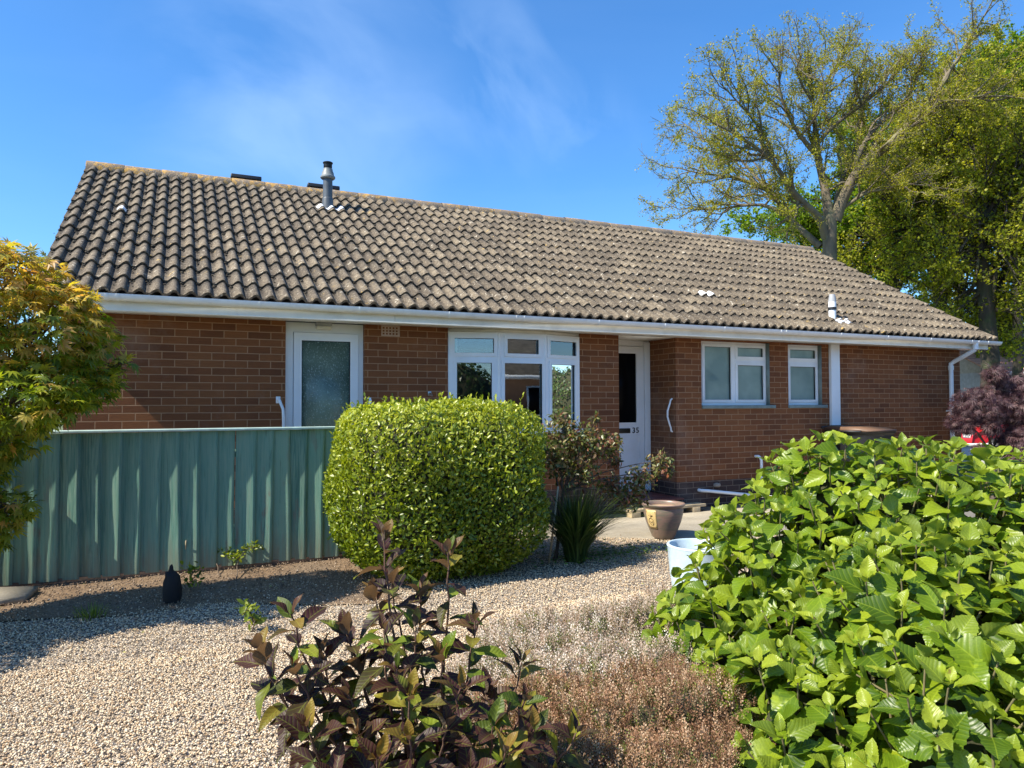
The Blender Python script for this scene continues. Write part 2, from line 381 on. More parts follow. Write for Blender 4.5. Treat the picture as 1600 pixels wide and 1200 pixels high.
def m_tile():
    m, n, b = mat('weathered_concrete_tile'); v = coords(n)
    at = N(n, 'ShaderNodeAttribute', attribute_name='rnd').outputs['Fac']
    c = ramp(n, at, [(0, (.072, .055, .036)), (.35, (.112, .086, .057)), (.7, (.155, .121, .080)), (1, (.215, .170, .112))])
    c = mixc(n, mrange(n, noise(n, v, 22, 6, .7), .40, .62, 0, .85), c, (.055, .042, .029))
    c = mixc(n, mrange(n, noise(n, v, 55, 5, .7), .50, .66, 0, .65), c, (.36, .30, .21))
    c = mixc(n, mrange(n, noise(n, v, 17, 7, .6, 1.2), .615, .655, 0, .85), c, (.47, .42, .33))
    n2 = mth(n, 'MULTIPLY', mrange(n, noise(n, v, 11, 6, .62, .8), .63, .68), mrange(n, noise(n, v, .9, 3), .42, .6))
    c = mixc(n, n2, c, (.46, .31, .10))
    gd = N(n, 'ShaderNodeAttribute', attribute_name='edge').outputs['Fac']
    c = mixc(n, mth(n, 'MULTIPLY', gd, mrange(n, noise(n, v, 30, 5, .7), .35, .6, .35, 1)), c, (.016, .013, .010))  # valley and lap dirt, with shade painted into the tile colour
    n.links.new(c, b.inputs['Base Color']); b.inputs['Roughness'].default_value = .93
    bump(n, b, noise(n, v, 75, 6, .7), .55, .006); return m
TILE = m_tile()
def m_ridge():
    m, n, b = mat('lichened_ridge_tile'); v = coords(n)
    sx = N(n, 'ShaderNodeSeparateXYZ'); n.links.new(N(n, 'ShaderNodeNewGeometry').outputs['Position'], sx.inputs[0])
    c = mixc(n, noise(n, v, 30, 6, .7), (.13, .10, .075), (.27, .21, .15))
    lim = mth(n, 'ADD', noise(n, v, 14, 6, .65, .5), mrange(n, sx.outputs[0], -1.2, 7, .03, -.06))
    c = mixc(n, mrange(n, lim, .50, .60), c, (.46, .27, .075))
    c = mixc(n, mrange(n, noise(n, v, 19, 6, .7, .9), .60, .66), c, (.5, .45, .35))
    n.links.new(c, b.inputs['Base Color']); b.inputs['Roughness'].default_value = .95; bump(n, b, noise(n, v, 50, 6, .7), .8, .012); return m
RIDGE = m_ridge()
MOSS = m_simple('dry_moss', (.045, .038, .026), .95, .4, 30, bmp=.6)
def m_fence(name):
    m, n, b = mat(name); v = coords(n, (26, 26, .9)); p = coords(n)
    at = N(n, 'ShaderNodeAttribute', attribute_name='rnd').outputs['Fac']
    g = noise(n, v, 3.0, 8, .6, .9)
    c = ramp(n, at, [(0, (.070, .195, .155)), (.35, (.115, .275, .205)), (.7, (.13, .30, .235)), (1, (.19, .36, .26))])
    c = mixc(n, mrange(n, g, .42, .60, 0, .75), c, (.23, .35, .26))
    c = mixc(n, mrange(n, g, .30, .42, .7, 0), c, (.05, .085, .07))
    w = N(n, 'ShaderNodeTexWave', Scale=14.0, Distortion=5.0, Detail=3.0); w.inputs['Detail Scale'].default_value = .8
    vv = coords(n, (2.4, 2.4, .22)); n.links.new(vv, w.inputs['Vector'])
    c = mixc(n, mrange(n, w.outputs['Fac'], .55, .95, 0, .28), c, (.24, .30, .24))
    pe = mth(n, 'MULTIPLY', mrange(n, noise(n, coords(n, (7, 7, 1.6)), 1.6, 7, .65), .56, .66), mrange(n, noise(n, p, 1.1, 2), .45, .6))
    c = mixc(n, pe, c, (.20, .15, .12))
    sx = N(n, 'ShaderNodeSeparateXYZ'); n.links.new(N(n, 'ShaderNodeNewGeometry').outputs['Position'], sx.inputs[0])
    low = mth(n, 'ADD', mrange(n, sx.outputs[2], .5, .02, 0, .55), mth(n, 'SUBTRACT', noise(n, v, 1.3, 5), .5))
    c = mixc(n, mrange(n, low, .25, .7, 0, .9), c, (.19, .18, .12))
    n.links.new(c, b.inputs['Base Color']); b.inputs['Roughness'].default_value = .78
    bump(n, b, mth(n, 'ADD', g, mth(n, 'MULTIPLY', w.outputs['Fac'], .5)), .35, .003); return m
FENCE = m_fence('teal_painted_timber')
TIMBER = m_simple('bare_timber', (.42, .33, .20), .8, .2, 9, bmp=.4)
OLDWOOD = m_simple('old_brown_wood', (.13, .085, .06), .9, .3, 9, bmp=.5)

# ------------------------------------------------------------ ground
def in_poly(x, y, poly):
    r = np.zeros(len(x), bool); j = len(poly)-1
    for i in range(len(poly)):
        xi, yi = poly[i]; xj, yj = poly[j]
        c = ((yi > y) != (yj > y)) & (x < (xj-xi)*(y-yi)/(yj-yi+1e-12)+xi); r ^= c; j = i
    return r
def m_gravel():
    m, n, b = mat('shingle_bed'); v = coords(n)
    vo = N(n, 'ShaderNodeTexVoronoi', Scale=75.0); n.links.new(v, vo.inputs['Vector'])
    sp = N(n, 'ShaderNodeSeparateColor'); n.links.new(vo.outputs['Color'], sp.inputs[0])
    c = ramp(n, sp.outputs[0], [(0, (.20, .15, .10)), (.3, (.36, .28, .20)), (.65, (.52, .43, .33)), (1, (.62, .55, .46))])
    c = mixc(n, mrange(n, vo.outputs['Distance'], .35, .7), c, (.06, .048, .035))
    n.links.new(c, b.inputs['Base Color']); b.inputs['Roughness'].default_value = .9
    bump(n, b, mth(n, 'MULTIPLY', vo.outputs['Distance'], -1), .9, .012); return m
def m_soil():
    m, n, b = mat('dry_soil'); v = coords(n)
    x = noise(n, v, 26, 9, .72); c = ramp(n, x, [(.3, (.10, .062, .034)), (.55, (.21, .138, .078)), (.75, (.33, .23, .135))])
    c = mixc(n, mrange(n, noise(n, v, 2.3, 5), .4, .65, 0, .4), c, (.20, .16, .12))
    n.links.new(c, b.inputs['Base Color']); b.inputs['Roughness'].default_value = .97; bump(n, b, x, .9, .02); return m
def m_concrete():
    m, n, b = mat('concrete_slab'); v = coords(n)
    x = noise(n, v, 60, 8, .7); c = ramp(n, x, [(.3, (.22, .19, .14)), (.7, (.36, .32, .25))])
    c = mixc(n, mrange(n, noise(n, v, 3, 6, .65), .4, .7, 0, .6), c, (.19, .165, .125))
    n.links.new(c, b.inputs['Base Color']); b.inputs['Roughness'].default_value = .92; bump(n, b, x, .35, .006); return m
def m_far():
    m, n, b = mat('far_ground'); v = coords(n)
    c = ramp(n, noise(n, v, .6, 6, .6), [(.35, (.10, .10, .05)), (.65, (.13, .16, .06))])
    n.links.new(c, b.inputs['Base Color']); b.inputs['Roughness'].default_value = .95; return m
GRAVEL, SOIL, CONC = m_gravel(), m_soil(), m_concrete()
def sheet(name, poly, z, m, sub=0, amp=0):
    bm = bmesh.new(); bm.faces.new([bm.verts.new((x, y, z)) for x, y in poly])
    if sub: 
        bmesh.ops.triangulate(bm, faces=bm.faces)
        for _ in range(sub): bmesh.ops.subdivide_edges(bm, edges=bm.edges, cuts=1, use_grid_fill=True)
        for v in bm.verts: v.co.z += amp*(math.sin(v.co.x*5+v.co.y*3)+math.sin(v.co.x*2.3-v.co.y*7))
    me = bpy.data.meshes.new(name); bm.to_mesh(me); bm.free(); me.materials.append(m)
    o = bpy.data.objects.new(name, me); link(o); tag(o, kind='structure'); return o
sheet('ground', [(-900, -900), (900, -900), (900, 900), (-900, 900)], -.03, m_far())
sheet('driveway', [(-14, -9), (16, -9), (16, 6.9), (-14, 6.9)], -.012, GRAVEL)
SOILP = [(-3.2, 5.75), (-1.6, 5.85), (-.8, 5.7), (-.3, 5.55), (.3, 5.62), (.9, 5.25), (1.5, 5.05), (1.5, 6.95), (-3.2, 6.95)]
sheet('soil_bed', SOILP, -.004, SOIL, 4, .003)
BEDP = [(.25, 1.2), (.9, 2.3), (1.5, 3.3), (2.1, 3.9), (2.9, 3.95), (3.6, 4.2), (6.6, 4.4), (8.5, 2.5), (8, -1), (.3, -.5)]
sheet('planting_bed', BEDP, 0.004, SOIL)
SLABP = [(-3.5, 6.9), (3.2, 6.9), (3.9, 6.72), (4.5, 6.32), (5.0, 6.1), (5.6, 5.9), (14, 5.6), (14, 9.4), (12.05, 9.4), (12.05, 7.84), (-3.5, 7.84)]
mb = MB(); mb.prism(SLABP, 2, -.06, .012); o = mb.build('concrete_path', CONC); tag(o, kind='structure')

def m_stone(name, stops):
    m, n, b = mat(name); at = N(n, 'ShaderNodeAttribute', attribute_name='rnd').outputs['Fac']
    c = ramp(n, at, stops); c = mixc(n, mrange(n, noise(n, coords(n), 130, 3), .4, .7, 0, .35), c, (.28, .2, .14))
    n.links.new(c, b.inputs['Base Color']); b.inputs['Roughness'].default_value = .9; b.inputs['Specular IOR Level'].default_value = .25; return m
def ico():
    bm = bmesh.new(); bmesh.ops.create_icosphere(bm, subdivisions=1, radius=.5)
    v = np.array([w.co[:] for w in bm.verts]); f = np.array([[w.index for w in p.verts] for p in bm.faces]); bm.free(); return v, f
ICO = ico()
def pebbles(name, x, y, size, mat_, z0=0.0, flat=.55, label=None, cat=None):
    n = len(x); xd = rng.normal(size=(n, 3)); xd[:, 2] *= .3; nr = np.tile([0, 0, 1.0], (n, 1)) + rng.normal(size=(n, 3))*.35
    tv = ICO[0]*np.array([1, .8, flat]); pos = np.stack([x, y, z0+size*flat*.28+rng.random(n)*.004], 1)
    o = scatter(name, (tv, ICO[1]), pos, xd, nr, size, mat_, smooth=False, width=.6+.5*rng.random(n))
    return tag(o, label, cat, kind='stuff')
STONE = m_stone('shingle_pebble', [(0, (.24, .15, .075)), (.10, (.42, .28, .155)), (.35, (.59, .44, .275)), (.7, (.70, .565, .38)), (.94, (.78, .68, .50)), (1, (.34, .30, .24))])
def gravel_pts(n, xr, yr):
    x = rng.uniform(*xr, n); y = rng.uniform(*yr, n)
    jx, jy = rng.normal(size=n)*.10, rng.normal(size=n)*.07; k = ~in_poly(x+jx, y+jy, SOILP) & ~in_poly(x, y, SLABP) & ~in_poly(x+jy, y+jx, [(a+.1, b-.12) for a, b in BEDP])
    return x[k], y[k]
xa, ya = gravel_pts(85000, (-1.3, 3.2), (2.3, 4.6)); xb, yb = gravel_pts(62000, (-2.2, 5.8), (4.4, 6.9))
e1 = rng.uniform(-2.4, 1.5, 2500); e2 = rng.uniform(5.1, 6.2, 2500)
gx = np.concatenate([xa, xb, e1]); gy = np.concatenate([ya, yb, e2])
gs = .0065+.0095*rng.random(len(gx))**1.6
pebbles('gravel', gx, gy, gs, STONE, -.006, .6, 'pale buff shingle spread over the front garden', 'gravel')
SCL = m_stone('soil_clod', [(0, (.07, .05, .035)), (.5, (.17, .12, .08)), (.9, (.30, .22, .15)), (1, (.5, .42, .33))])
sx_ = rng.uniform(-2.4, 1.5, 16000); sy_ = rng.uniform(5.1, 6.85, 16000); k = in_poly(sx_, sy_, SOILP)
sz = .004+.016*rng.random(k.sum())**3
pebbles('soil_crumbs', sx_[k], sy_[k], sz, SCL, .006, .7, 'dry brown soil crumbs and bits below the teal fence', 'soil')
sx_ = rng.uniform(.3, 6, 7000); sy_ = rng.uniform(.5, 4.3, 7000); k = in_poly(sx_, sy_, BEDP)
pebbles('bark_mulch', sx_[k], sy_[k], .008+.022*rng.random(k.sum())**2, SCL, .004, .5, 'dark crumbly mulch under the foreground shrubs', 'mulch')
DRY = m_leaf('dry_litter', [(0, (.16, .10, .05)), (.6, (.30, .21, .11)), (1, (.30, .32, .08))], .1, .8)
n = 420; lx_ = rng.uniform(-2, 4.6, n); ly_ = rng.uniform(3, 6.85, n)
o = scatter('leaf_litter', LEAF_SMALL, np.stack([lx_, ly_, np.full(n, .016)], 1), np.c_[rng.normal(size=(n, 2)), np.zeros(n)], np.tile([0, 0, 1.], (n, 1))+rng.normal(size=(n, 3))*.3, .008+.022*rng.random(n), DRY)
tag(o, 'scattered dry fallen leaves and husks lying on the gravel', 'leaf litter', kind='stuff')

# ------------------------------------------------------------ the bungalow
house = empty('bungalow', (5.4, 7.85, 0), 'red brick bungalow with weathered tile roof, white windows and number 35 door', 'bungalow')
def plate(mb, x0, x1, z0, z1, y0, y1, holes=(), T=None, faces='fb'):
    """slab between y0 (front) and y1 with rectangular holes; T maps (x, y, z) to the world"""
    xs = sorted({x0, x1, *[h[0] for h in holes], *[h[1] for h in holes]}); zs = sorted({z0, z1, *[h[2] for h in holes], *[h[3] for h in holes]})
    xs = [x for x in xs if x0 <= x <= x1]; zs = [z for z in zs if z0 <= z <= z1]
    def solid(i, j):
        if i < 0 or j < 0 or i >= len(xs)-1 or j >= len(zs)-1: return False
        cx, cz = (xs[i]+xs[i+1])/2, (zs[j]+zs[j+1])/2
        return not any(h[0] < cx < h[1] and h[2] < cz < h[3] for h in holes)
    T = T or (lambda p: p)
    def q(*p): mb.add([T(a) for a in p], [[0, 1, 2, 3]])
    for i in range(len(xs)-1):
        for j in range(len(zs)-1):
            if not solid(i, j): continue
            a, b, c, d = xs[i], xs[i+1], zs[j], zs[j+1]
            q((a, y0, c), (b, y0, c), (b, y0, d), (a, y0, d)); q((b, y1, c), (a, y1, c), (a, y1, d), (b, y1, d))
            if not solid(i-1, j): q((a, y1, c), (a, y0, c), (a, y0, d), (a, y1, d))
            if not solid(i+1, j): q((b, y0, c), (b, y1, c), (b, y1, d), (b, y0, d))
            if not solid(i, j-1): q((a, y1, c), (b, y1, c), (b, y0, c), (a, y0, c))
            if not solid(i, j+1): q((a, y0, d), (b, y0, d), (b, y1, d), (a, y1, d))
    return mb
WY = 7.852; XL, XR = -.96, 11.80; ST = 2.285; PT = .364
# front wall in brick, openings cut through; dark plinth bricks below
OPEN = [(1.018, 1.85, -.1, ST), (2.806, 4.54, 1.08, ST), (6.431, 7.646, 1.332, 2.262), (7.996, 8.662, 1.332, 2.262)]
mb = MB()
plate(mb, XL, 5.112, PT, ST, WY, WY+.27, [h for h in OPEN if h[0] < 5])
plate(mb, 6.004, XR, PT, ST, WY, WY+.27, [h for h in OPEN if h[0] > 6])
mb.quad((6.004, 8.75, PT), (6.004, WY+.27, PT), (6.004, WY+.27, ST), (6.004, 8.75, ST))
mb.quad((5.112, WY+.27, PT), (5.112, 8.75, PT), (5.112, 8.75, ST), (5.112, WY+.27, ST))
def prismx(x0, x1, poly): mb.prism(poly, 0, x0, x1)
YB = 14.55; RZ = 3.22+H
gab = [(WY+.27, -.02), (YB, -.02), (YB, ST), (11.2, RZ-.14), (WY+.27, ST+.12)]
prismx(XL, XL+.25, gab); prismx(XR-.25, XR, gab)
mb.box(XL+.25, XR-.25, YB-.25, YB, -.02, ST)
wall = mb.build('brick_wall', BRICK, house, loc=(5.4, WY, 0))
mb = MB()
plate(mb, XL-.0, 5.112, -.02, PT, WY-.003, WY+.27, [h for h in OPEN if h[0] < 2]); plate(mb, 6.001, XR, -.02, PT, WY-.003, WY+.27)
mb.quad((6.001, 8.75, -.02), (6.001, WY+.27, -.02), (6.001, WY+.27, PT), (6.001, 8.75, PT))
mb.build('plinth', PLINTH, house)
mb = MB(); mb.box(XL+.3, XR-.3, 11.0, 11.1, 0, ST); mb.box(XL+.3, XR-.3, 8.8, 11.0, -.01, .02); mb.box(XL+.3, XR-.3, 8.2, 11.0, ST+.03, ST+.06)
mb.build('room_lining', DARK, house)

# roof
AL = math.radians(30.3); CA, SA = math.cos(AL), math.sin(AL); GAU = .336; VX0, VX1 = -1.14, 12.08
NT = 46; TW = (VX1-VX0)/NT; PITCH = TW/2
def prof(u):                                  # one roll of the tile, u in 0..1
    u = u % 1.0
    if u < .26: return .002*math.cos(u*11)
    if u < .70: return .044*math.sin(math.pi/2*(u-.26)/.44)**1.25
    return .044*max(0.0, math.cos(math.pi/2*(u-.70)/.30))**.75
def slope_pt(x, s, h, back=False):
    y = 7.42+s*CA-h*SA; z = 1.0+H+s*SA+h*CA
    return (x, 22.4-y if back else y, z)
def tiles(name, back=False, nx=26):
    V = []; Fq = []; R = []; Ed = []; n = 0
    for r in range(13):
        for c in range(NT):
            jx, js, jh, jt = (random.uniform(-.0015, .0015), random.uniform(-.005, .005), random.uniform(-.002, .003), random.uniform(-.004, .004))
            rn = random.random(); s0 = r*GAU+js; L = GAU+.05 if r < 12 else GAU
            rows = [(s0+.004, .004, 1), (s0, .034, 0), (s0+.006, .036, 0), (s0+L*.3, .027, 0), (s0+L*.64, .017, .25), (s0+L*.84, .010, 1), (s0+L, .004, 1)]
            for (s, h0, e) in rows:
                for i in range(nx+1):
                    u = 2*i/nx+.0001; x = VX0+c*TW+i/nx*TW*.997+jx
                    hp = prof(u); wob = .0025*math.sin(x*41+s*13)+.002*math.sin(x*97+r)
                    V.append(slope_pt(x, s+wob, h0+hp+jh+jt*(i/nx-.5), back)); R.append(rn)
                    Ed.append(min(1, e + (.6 if (hp < .012 or u % 1 > .86) else 0)*(.6+.4*(e > 0))))  # dirt plus painted shade on lips, laps, valleys and right roll flanks
            m = nx+1
            for j in range(len(rows)-1):
                for i in range(nx): a = n+j*m+i; Fq.append((a, a+1, a+m+1, a+m) if not back else (a, a+m, a+m+1, a+1))
            n += len(rows)*m
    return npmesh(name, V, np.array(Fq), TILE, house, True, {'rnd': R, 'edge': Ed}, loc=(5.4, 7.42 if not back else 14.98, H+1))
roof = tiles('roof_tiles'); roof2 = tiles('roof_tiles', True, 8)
for r_ in (roof, roof2): r_.data.set_sharp_from_angle(angle=math.radians(40))
mb = MB(); prof3 = [(7.50, H+.985), (11.2, H+3.17), (14.90, H+.985), (14.90, H+.93), (11.2, H+3.11), (7.50, H+.93)]
mb.prism(prof3, 0, VX0+.03, VX1-.03); mb.build('roof_felt', DARK, house)
# verge mortar at both gables
vm = m_simple('verge_mortar', (.22, .19, .15), .95, .25, 12, bmp=.5, dirt=((.07, .055, .04), .7))
for x0, x1 in ((VX0+.004, VX0+.05), (VX1-.05, VX1-.004)):
    mb = MB(); mb.prism([(7.45, H+1.0), (11.2, H+3.195), (14.9, H+1.0), (14.9, H+.94), (11.2, H+3.13), (7.45, H+.94)], 0, x0, x1); mb.build('verge', vm, house)
# ridge caps
mb = MB(); nrc = 29; lw_ = (VX1-VX0)/nrc
for i in range(nrc):
    x0 = VX0+i*lw_; dz = random.uniform(-.006, .006); V = []; m = 11
    for x, rr in ((x0, .128), (x0+.012, .131), (x0+lw_-.012, .131), (x0+lw_-.004, .127), (x0+lw_-.004, .105), (x0, .105)):
        for j in range(m):
            a = math.radians(-8+196*j/(m-1)); V.append((x, 11.2+rr*1.0*math.cos(a), H+3.175+dz+rr*.92*math.sin(a)))
    f = [[k*m+j, k*m+j+1, (k+1)*m+j+1, (k+1)*m+j] for k in range(5) for j in range(m-1)]
    mb.add(V, f)
rid = mb.build('ridge_tiles', RIDGE, house, smooth='auto')
# moss and crumbs caught in the valleys
n = 12000; row = rng.integers(0, 13, n); col_ = rng.integers(0, NT*2, n); s_ = row*GAU+GAU*(1-.30*rng.random(n)**1.5); s_[::3] = rng.random(len(s_[::3]))*4.3
wgt = rng.random(n) < np.clip(1.1-(VX0+(col_)*PITCH)/9, .22, 1); u_ = rng.normal(.16, .09, n)
mxx = VX0+(col_+u_)*PITCH; mp_ = np.array([slope_pt(a, b, .022+random.random()*.008) for a, b in zip(mxx, s_)])[wgt]
msz = .008+.030*rng.random(wgt.sum())**2
mo = scatter('moss', (ICO[0]*np.array([1, .8, .5]), ICO[1]), mp_, rng.normal(size=(len(mp_), 3))*[1, .5, .3], np.tile([0, -.5, .85], (len(mp_), 1)), msz, MOSS, house, False); tag(mo, kind='stuff')
def tile_patch(x0, x1, s0, s1, m, name, lift=.014, nx=12, rag=.012):
    V = []; f = []
    for k, s in enumerate((s0, (s0+s1)/2, s1)):
        for i in range(nx+1):
            x = x0+(x1-x0)*i/nx; u = ((x-VX0)/PITCH); row = math.floor(s/GAU); fr = s/GAU-row
            h0 = .030-.026*fr; V.append(slope_pt(x, s+random.uniform(-rag, rag), h0+prof(u)+lift))
    for k in range(2):
        for i in range(nx): a = k*(nx+1)+i; f.append((a, a+1, a+nx+2, a+nx+1))
    o = npmesh(name, V, np.array(f), m, house, True)
    md = o.modifiers.new('t', 'SOLIDIFY'); md.thickness = .004; return o
LEAD = m_simple('pale_lead', (.55, .57, .60), .55, .15, 15)
WHITEP = m_simple('white_paint_mark', (.80, .80, .78), .6, .06, 15)
def s_of(y): return (y-7.42)/CA
tile_patch(6.80, 7.08, s_of(8.30), s_of(8.40), WHITEP, 'roof_patch', nx=20)
tile_patch(-.66, -.56, s_of(9.50), s_of(9.60), WHITEP, 'roof_patch')
tile_patch(1.76, 2.14, s_of(10.38), s_of(10.52), LEAD, 'flashing', .018, 26, .016)
tile_patch(8.74, 9.06, s_of(7.66), s_of(7.74), LEAD, 'flashing', .018, 22, .012)
# flue and soil vent
FLM = m_simple('grey_flue_plastic', (.075, .088, .10), .42, .12, 8, dirt=((.25, .25, .24), .3)); BLK = m_simple('black_plastic', (.012, .012, .014), .45)
GREYP = m_simple('grey_plastic', (.33, .34, .35), .5, .15)
fz = H+2.83; mb = MB()
mb.lathe([(.078, -.12), (.078, .12), (.074, .135), (.067, .14), (.066, .43), (.0, .431)], (1.932, 10.507, fz), 28)
fl = mb.build('flue', FLM, house, smooth='auto')
mb = MB(); mb.lathe([(.0, .405), (.088, .41), (.105, .425), (.105, .445), (.088, .465), (.084, .50), (.070, .53), (.066, .56), (0, .561)], (1.932, 10.507, fz), 28)
mb.build('flue_collar', m_simple('flue_collar_grey', (.17, .19, .19), .5, .15, 8), fl, smooth='auto')
mb = MB(); mb.lathe([(0, .555), (.05, .556), (.05, .64), (0, .641)], (1.932, 10.507, fz), 24)
for z in (.565, .585, .605, .625): mb.lathe([(.04, z-.004), (.061, z-.003), (.061, z+.004), (.04, z+.005)], (1.932, 10.507, fz), 24)
mb.lathe([(0, .635), (.070, .638), (.072, .65), (.06, .658), (0, .659)], (1.932, 10.507, fz), 24); mb.build('flue_cap', BLK, fl, smooth='auto')
vz = H+1.19; mb = MB(); mb.lathe([(.052, -.10), (.052, .20), (0, .201)], (8.835, 7.80, vz), 24); mb.lathe([(.0, .235), (.055, .236), (.055, .32), (.0, .321)], (8.835, 7.80, vz), 24)
vn = mb.build('soil_vent', UPVC, house, smooth='auto')
mb = MB(); mb.lathe([(.05, .195), (.060, .198), (.060, .238), (.05, .241)], (8.835, 7.80, vz), 24); mb.build('rubber_band', BLK, vn, smooth='auto')
mb = MB(); mb.lathe([(.053, .318), (.056, .322), (.050, .37), (.040, .43), (0, .432)], (8.835, 7.80, vz), 24); mb.build('vent_cap', GREYP, vn, smooth='auto')
for x0, x1 in ((.70, 1.14), (1.83, 2.33)):
    t = math.radians(-12); rot = [[1, 0, 0], [0, math.cos(t), -math.sin(t)], [0, math.sin(t), math.cos(t)]]
    mb = MB(); mb.box(x0, x1, 11.62, 12.42, H+3.36, H+3.42, .01, rot)
    sw = mb.build('open_roof_window', BLK, house)
    mb = MB(); mb.box(x0+.02, x1-.02, 11.70, 11.74, H+2.85, H+3.40); mb.build('window_stay', BLK, sw)

# eaves: fascia, soffit, gutter
mb = MB(); bx = [-1.10, 2.08, 7.52, 11.94]
for a, b in zip(bx[:-1], bx[1:]): mb.box(a, b-.003, 7.470, 7.490, H+.864, H+1.0, .002)
for y in (7.4665,): 
    mb.box(-1.10, 11.94, y, 7.47, H+.864, H+.878, .001)
mb.box(-1.10, -1.085, 7.49, 7.86, H+.868, H+1.0); mb.box(11.925, 11.94, 7.49, 7.86, H+.868, H+1.06)
mb.build('fascia', FASCIA, house)
mb = MB(); mb.box(-1.085, 11.925, 7.4905, WY+.004, H+.880, H+.890); mb.box(5.112, 6.004, WY+.004, 8.75, H+.880, H+.890)
mb.build('soffit', FASCIA, house)
def gz(x): return H+1.004-(x+1.1)*.0012
mb = MB(); V = []; rr = .056; m = 13; xsG = np.linspace(-1.16, 12.12, 25)
for sgn, r in ((1, rr), (0, rr-.004)):
    for x in xsG:
        for j in range(m): a = math.pi+math.pi*j/(m-1); V.append((x, 7.405+r*math.cos(a), gz(x)+r*1.05*math.sin(a)))
f = []; NX = len(xsG)
for k in range(NX-1):
    for j in range(m-1):
        a = k*m+j; f.append([a, a+1, a+m+1, a+m]); b = NX*m+a; f.append([b, b+m, b+m+1, b+1])
    for j in (0, m-1): a = k*m+j; b = NX*m+a; f.append([a, a+m, b+m, b])
mb.add(V, f)
for k in (0, NX-1):
    mb.add([V[k*m+j] for j in range(m)], [list(range(m))])
gut = mb.build('gutter', GUTTER, house, smooth='auto')
def xg(px):                                   # x on the gutter line
    v = fw+(px-800)/F*r2+(600-525)/F*u2; return v[0]*7.36/v[1]
for px in (166, 183, 407, 563, 703, 808, 820, 937, 1040, 1133, 1221, 1229, 1315, 1388, 1455, 1519, 1529, 1544):
    x = xg(px); w = .010; V = []
    for xx, r in ((x-w, rr), (x-w, rr+.0055), (x+w, rr+.0055), (x+w, rr)):
        for j in range(m): a = math.pi+math.pi*j/(m-1); V.append((xx, 7.405+r*math.cos(a), gz(x)+r*1.05*math.sin(a)))
    f = [[k*m+j, k*m+j+1, (k+1)*m+j+1, (k+1)*m+j] for k in range(3) for j in range(m-1)]
    mb = MB(); mb.add(V, f); mb.box(x-w, x+w, 7.462, 7.469, gz(x)-.055, gz(x)-.002); mb.build('gutter_bracket', UPVC, gut, smooth='auto')
# downpipe with swan neck
mb = MB(); ox = xg(1528)
mb.lathe([(.043, 0), (.043, .11)], (ox, 7.405, H+.85), 20)
mb.tube([(ox, 7.405, H+.93), (ox, 7.405, H+.865), (ox-.01, 7.42, H+.835), (11.52, 7.76, H+.675), (11.49, 7.795, H+.64), (11.49, 7.795, H+.56)], .034, 16)
mb.tube([(11.49, 7.795, H+.60), (11.50, 7.795, .06)], .034, 16)
mb.lathe([(.041, 0), (.041, .07)], (11.49, 7.795, H+.54), 20); mb.lathe([(.041, 0), (.041, .035)], (11.49, 7.795, H-.15), 20); mb.box(11.43, 11.55, 7.80, 7.853, H-.14, H-.12)
mb.build('downpipe', GUTTER, house, smooth='auto')
mb = MB(); mb.box(8.80, 8.975, 7.800, 7.851, .05, H+.879, .004); mb.build('cover_strip', UPVC, house)

# window maker: frame plate with panes; T maps local to world
def window(name, x0, x1, z0, z1, y, panes, T=None, glass=GLASS, parent=None, gl=None, depth=.065):
    w = parent or None
    mb = MB(); plate(mb, x0, x1, z0, z1, y, y+depth, panes, T)
    for (a, b, c, d) in panes:                # sash bead standing proud round every pane
        e = .030
        plate(mb, a-e, b+e, c-e, d+e, y-.012, y+.002, [(a+.001, b-.001, c+.001, d-.001)], T)
        plate(mb, a-.004, b+.004, c-.004, d+.004, y-.017, y-.010, [(a+.006, b-.006, c+.006, d-.006)], T)
    fr = mb.build(name, UPVC, w or house)
    mb = MB()
    for (a, b, c, d) in panes: plate(mb, a, b, c, d, y+.006, y+.020, [(a+.009, b-.009, c+.009, d-.009)], T)
    mb.build('gasket', BLK, fr)
    for i, (a, b, c, d) in enumerate(panes):
        mb = MB(); plate(mb, a, b, c, d, y+.020, y+.026, (), T); mb.build('pane', (gl or {}).get(i, glass), fr)
    return fr
Z = H
w2 = window('window', 6.433, 7.638, 1.380, 2.258, 7.92, [(6.525, 6.995, Z+.05, Z+.792), (7.105, 7.585, Z+.05, Z+.545), (7.105, 7.585, Z+.655, Z+.792)], glass=FROST)
w3 = window('window', 8.000, 8.658, 1.380, 2.258, 7.92, [(8.085, 8.600, Z+.05, Z+.545), (8.085, 8.600, Z+.655, Z+.792)], glass=FROST)
for fr, a, b in ((w2, 6.44, 7.73), (w3, 8.0, 8.745)):
    mb = MB(); mb.box(a-.01, b, 7.825, 7.98, 1.334, 1.379, .004); mb.build('sill', SILLM, fr)
    mb = MB(); x = b-.09+(.0); mb.box(x-.006+.004, x+.004, 7.853, 7.985, 1.38, 2.26); mb.build('reveal', SILLM, fr)
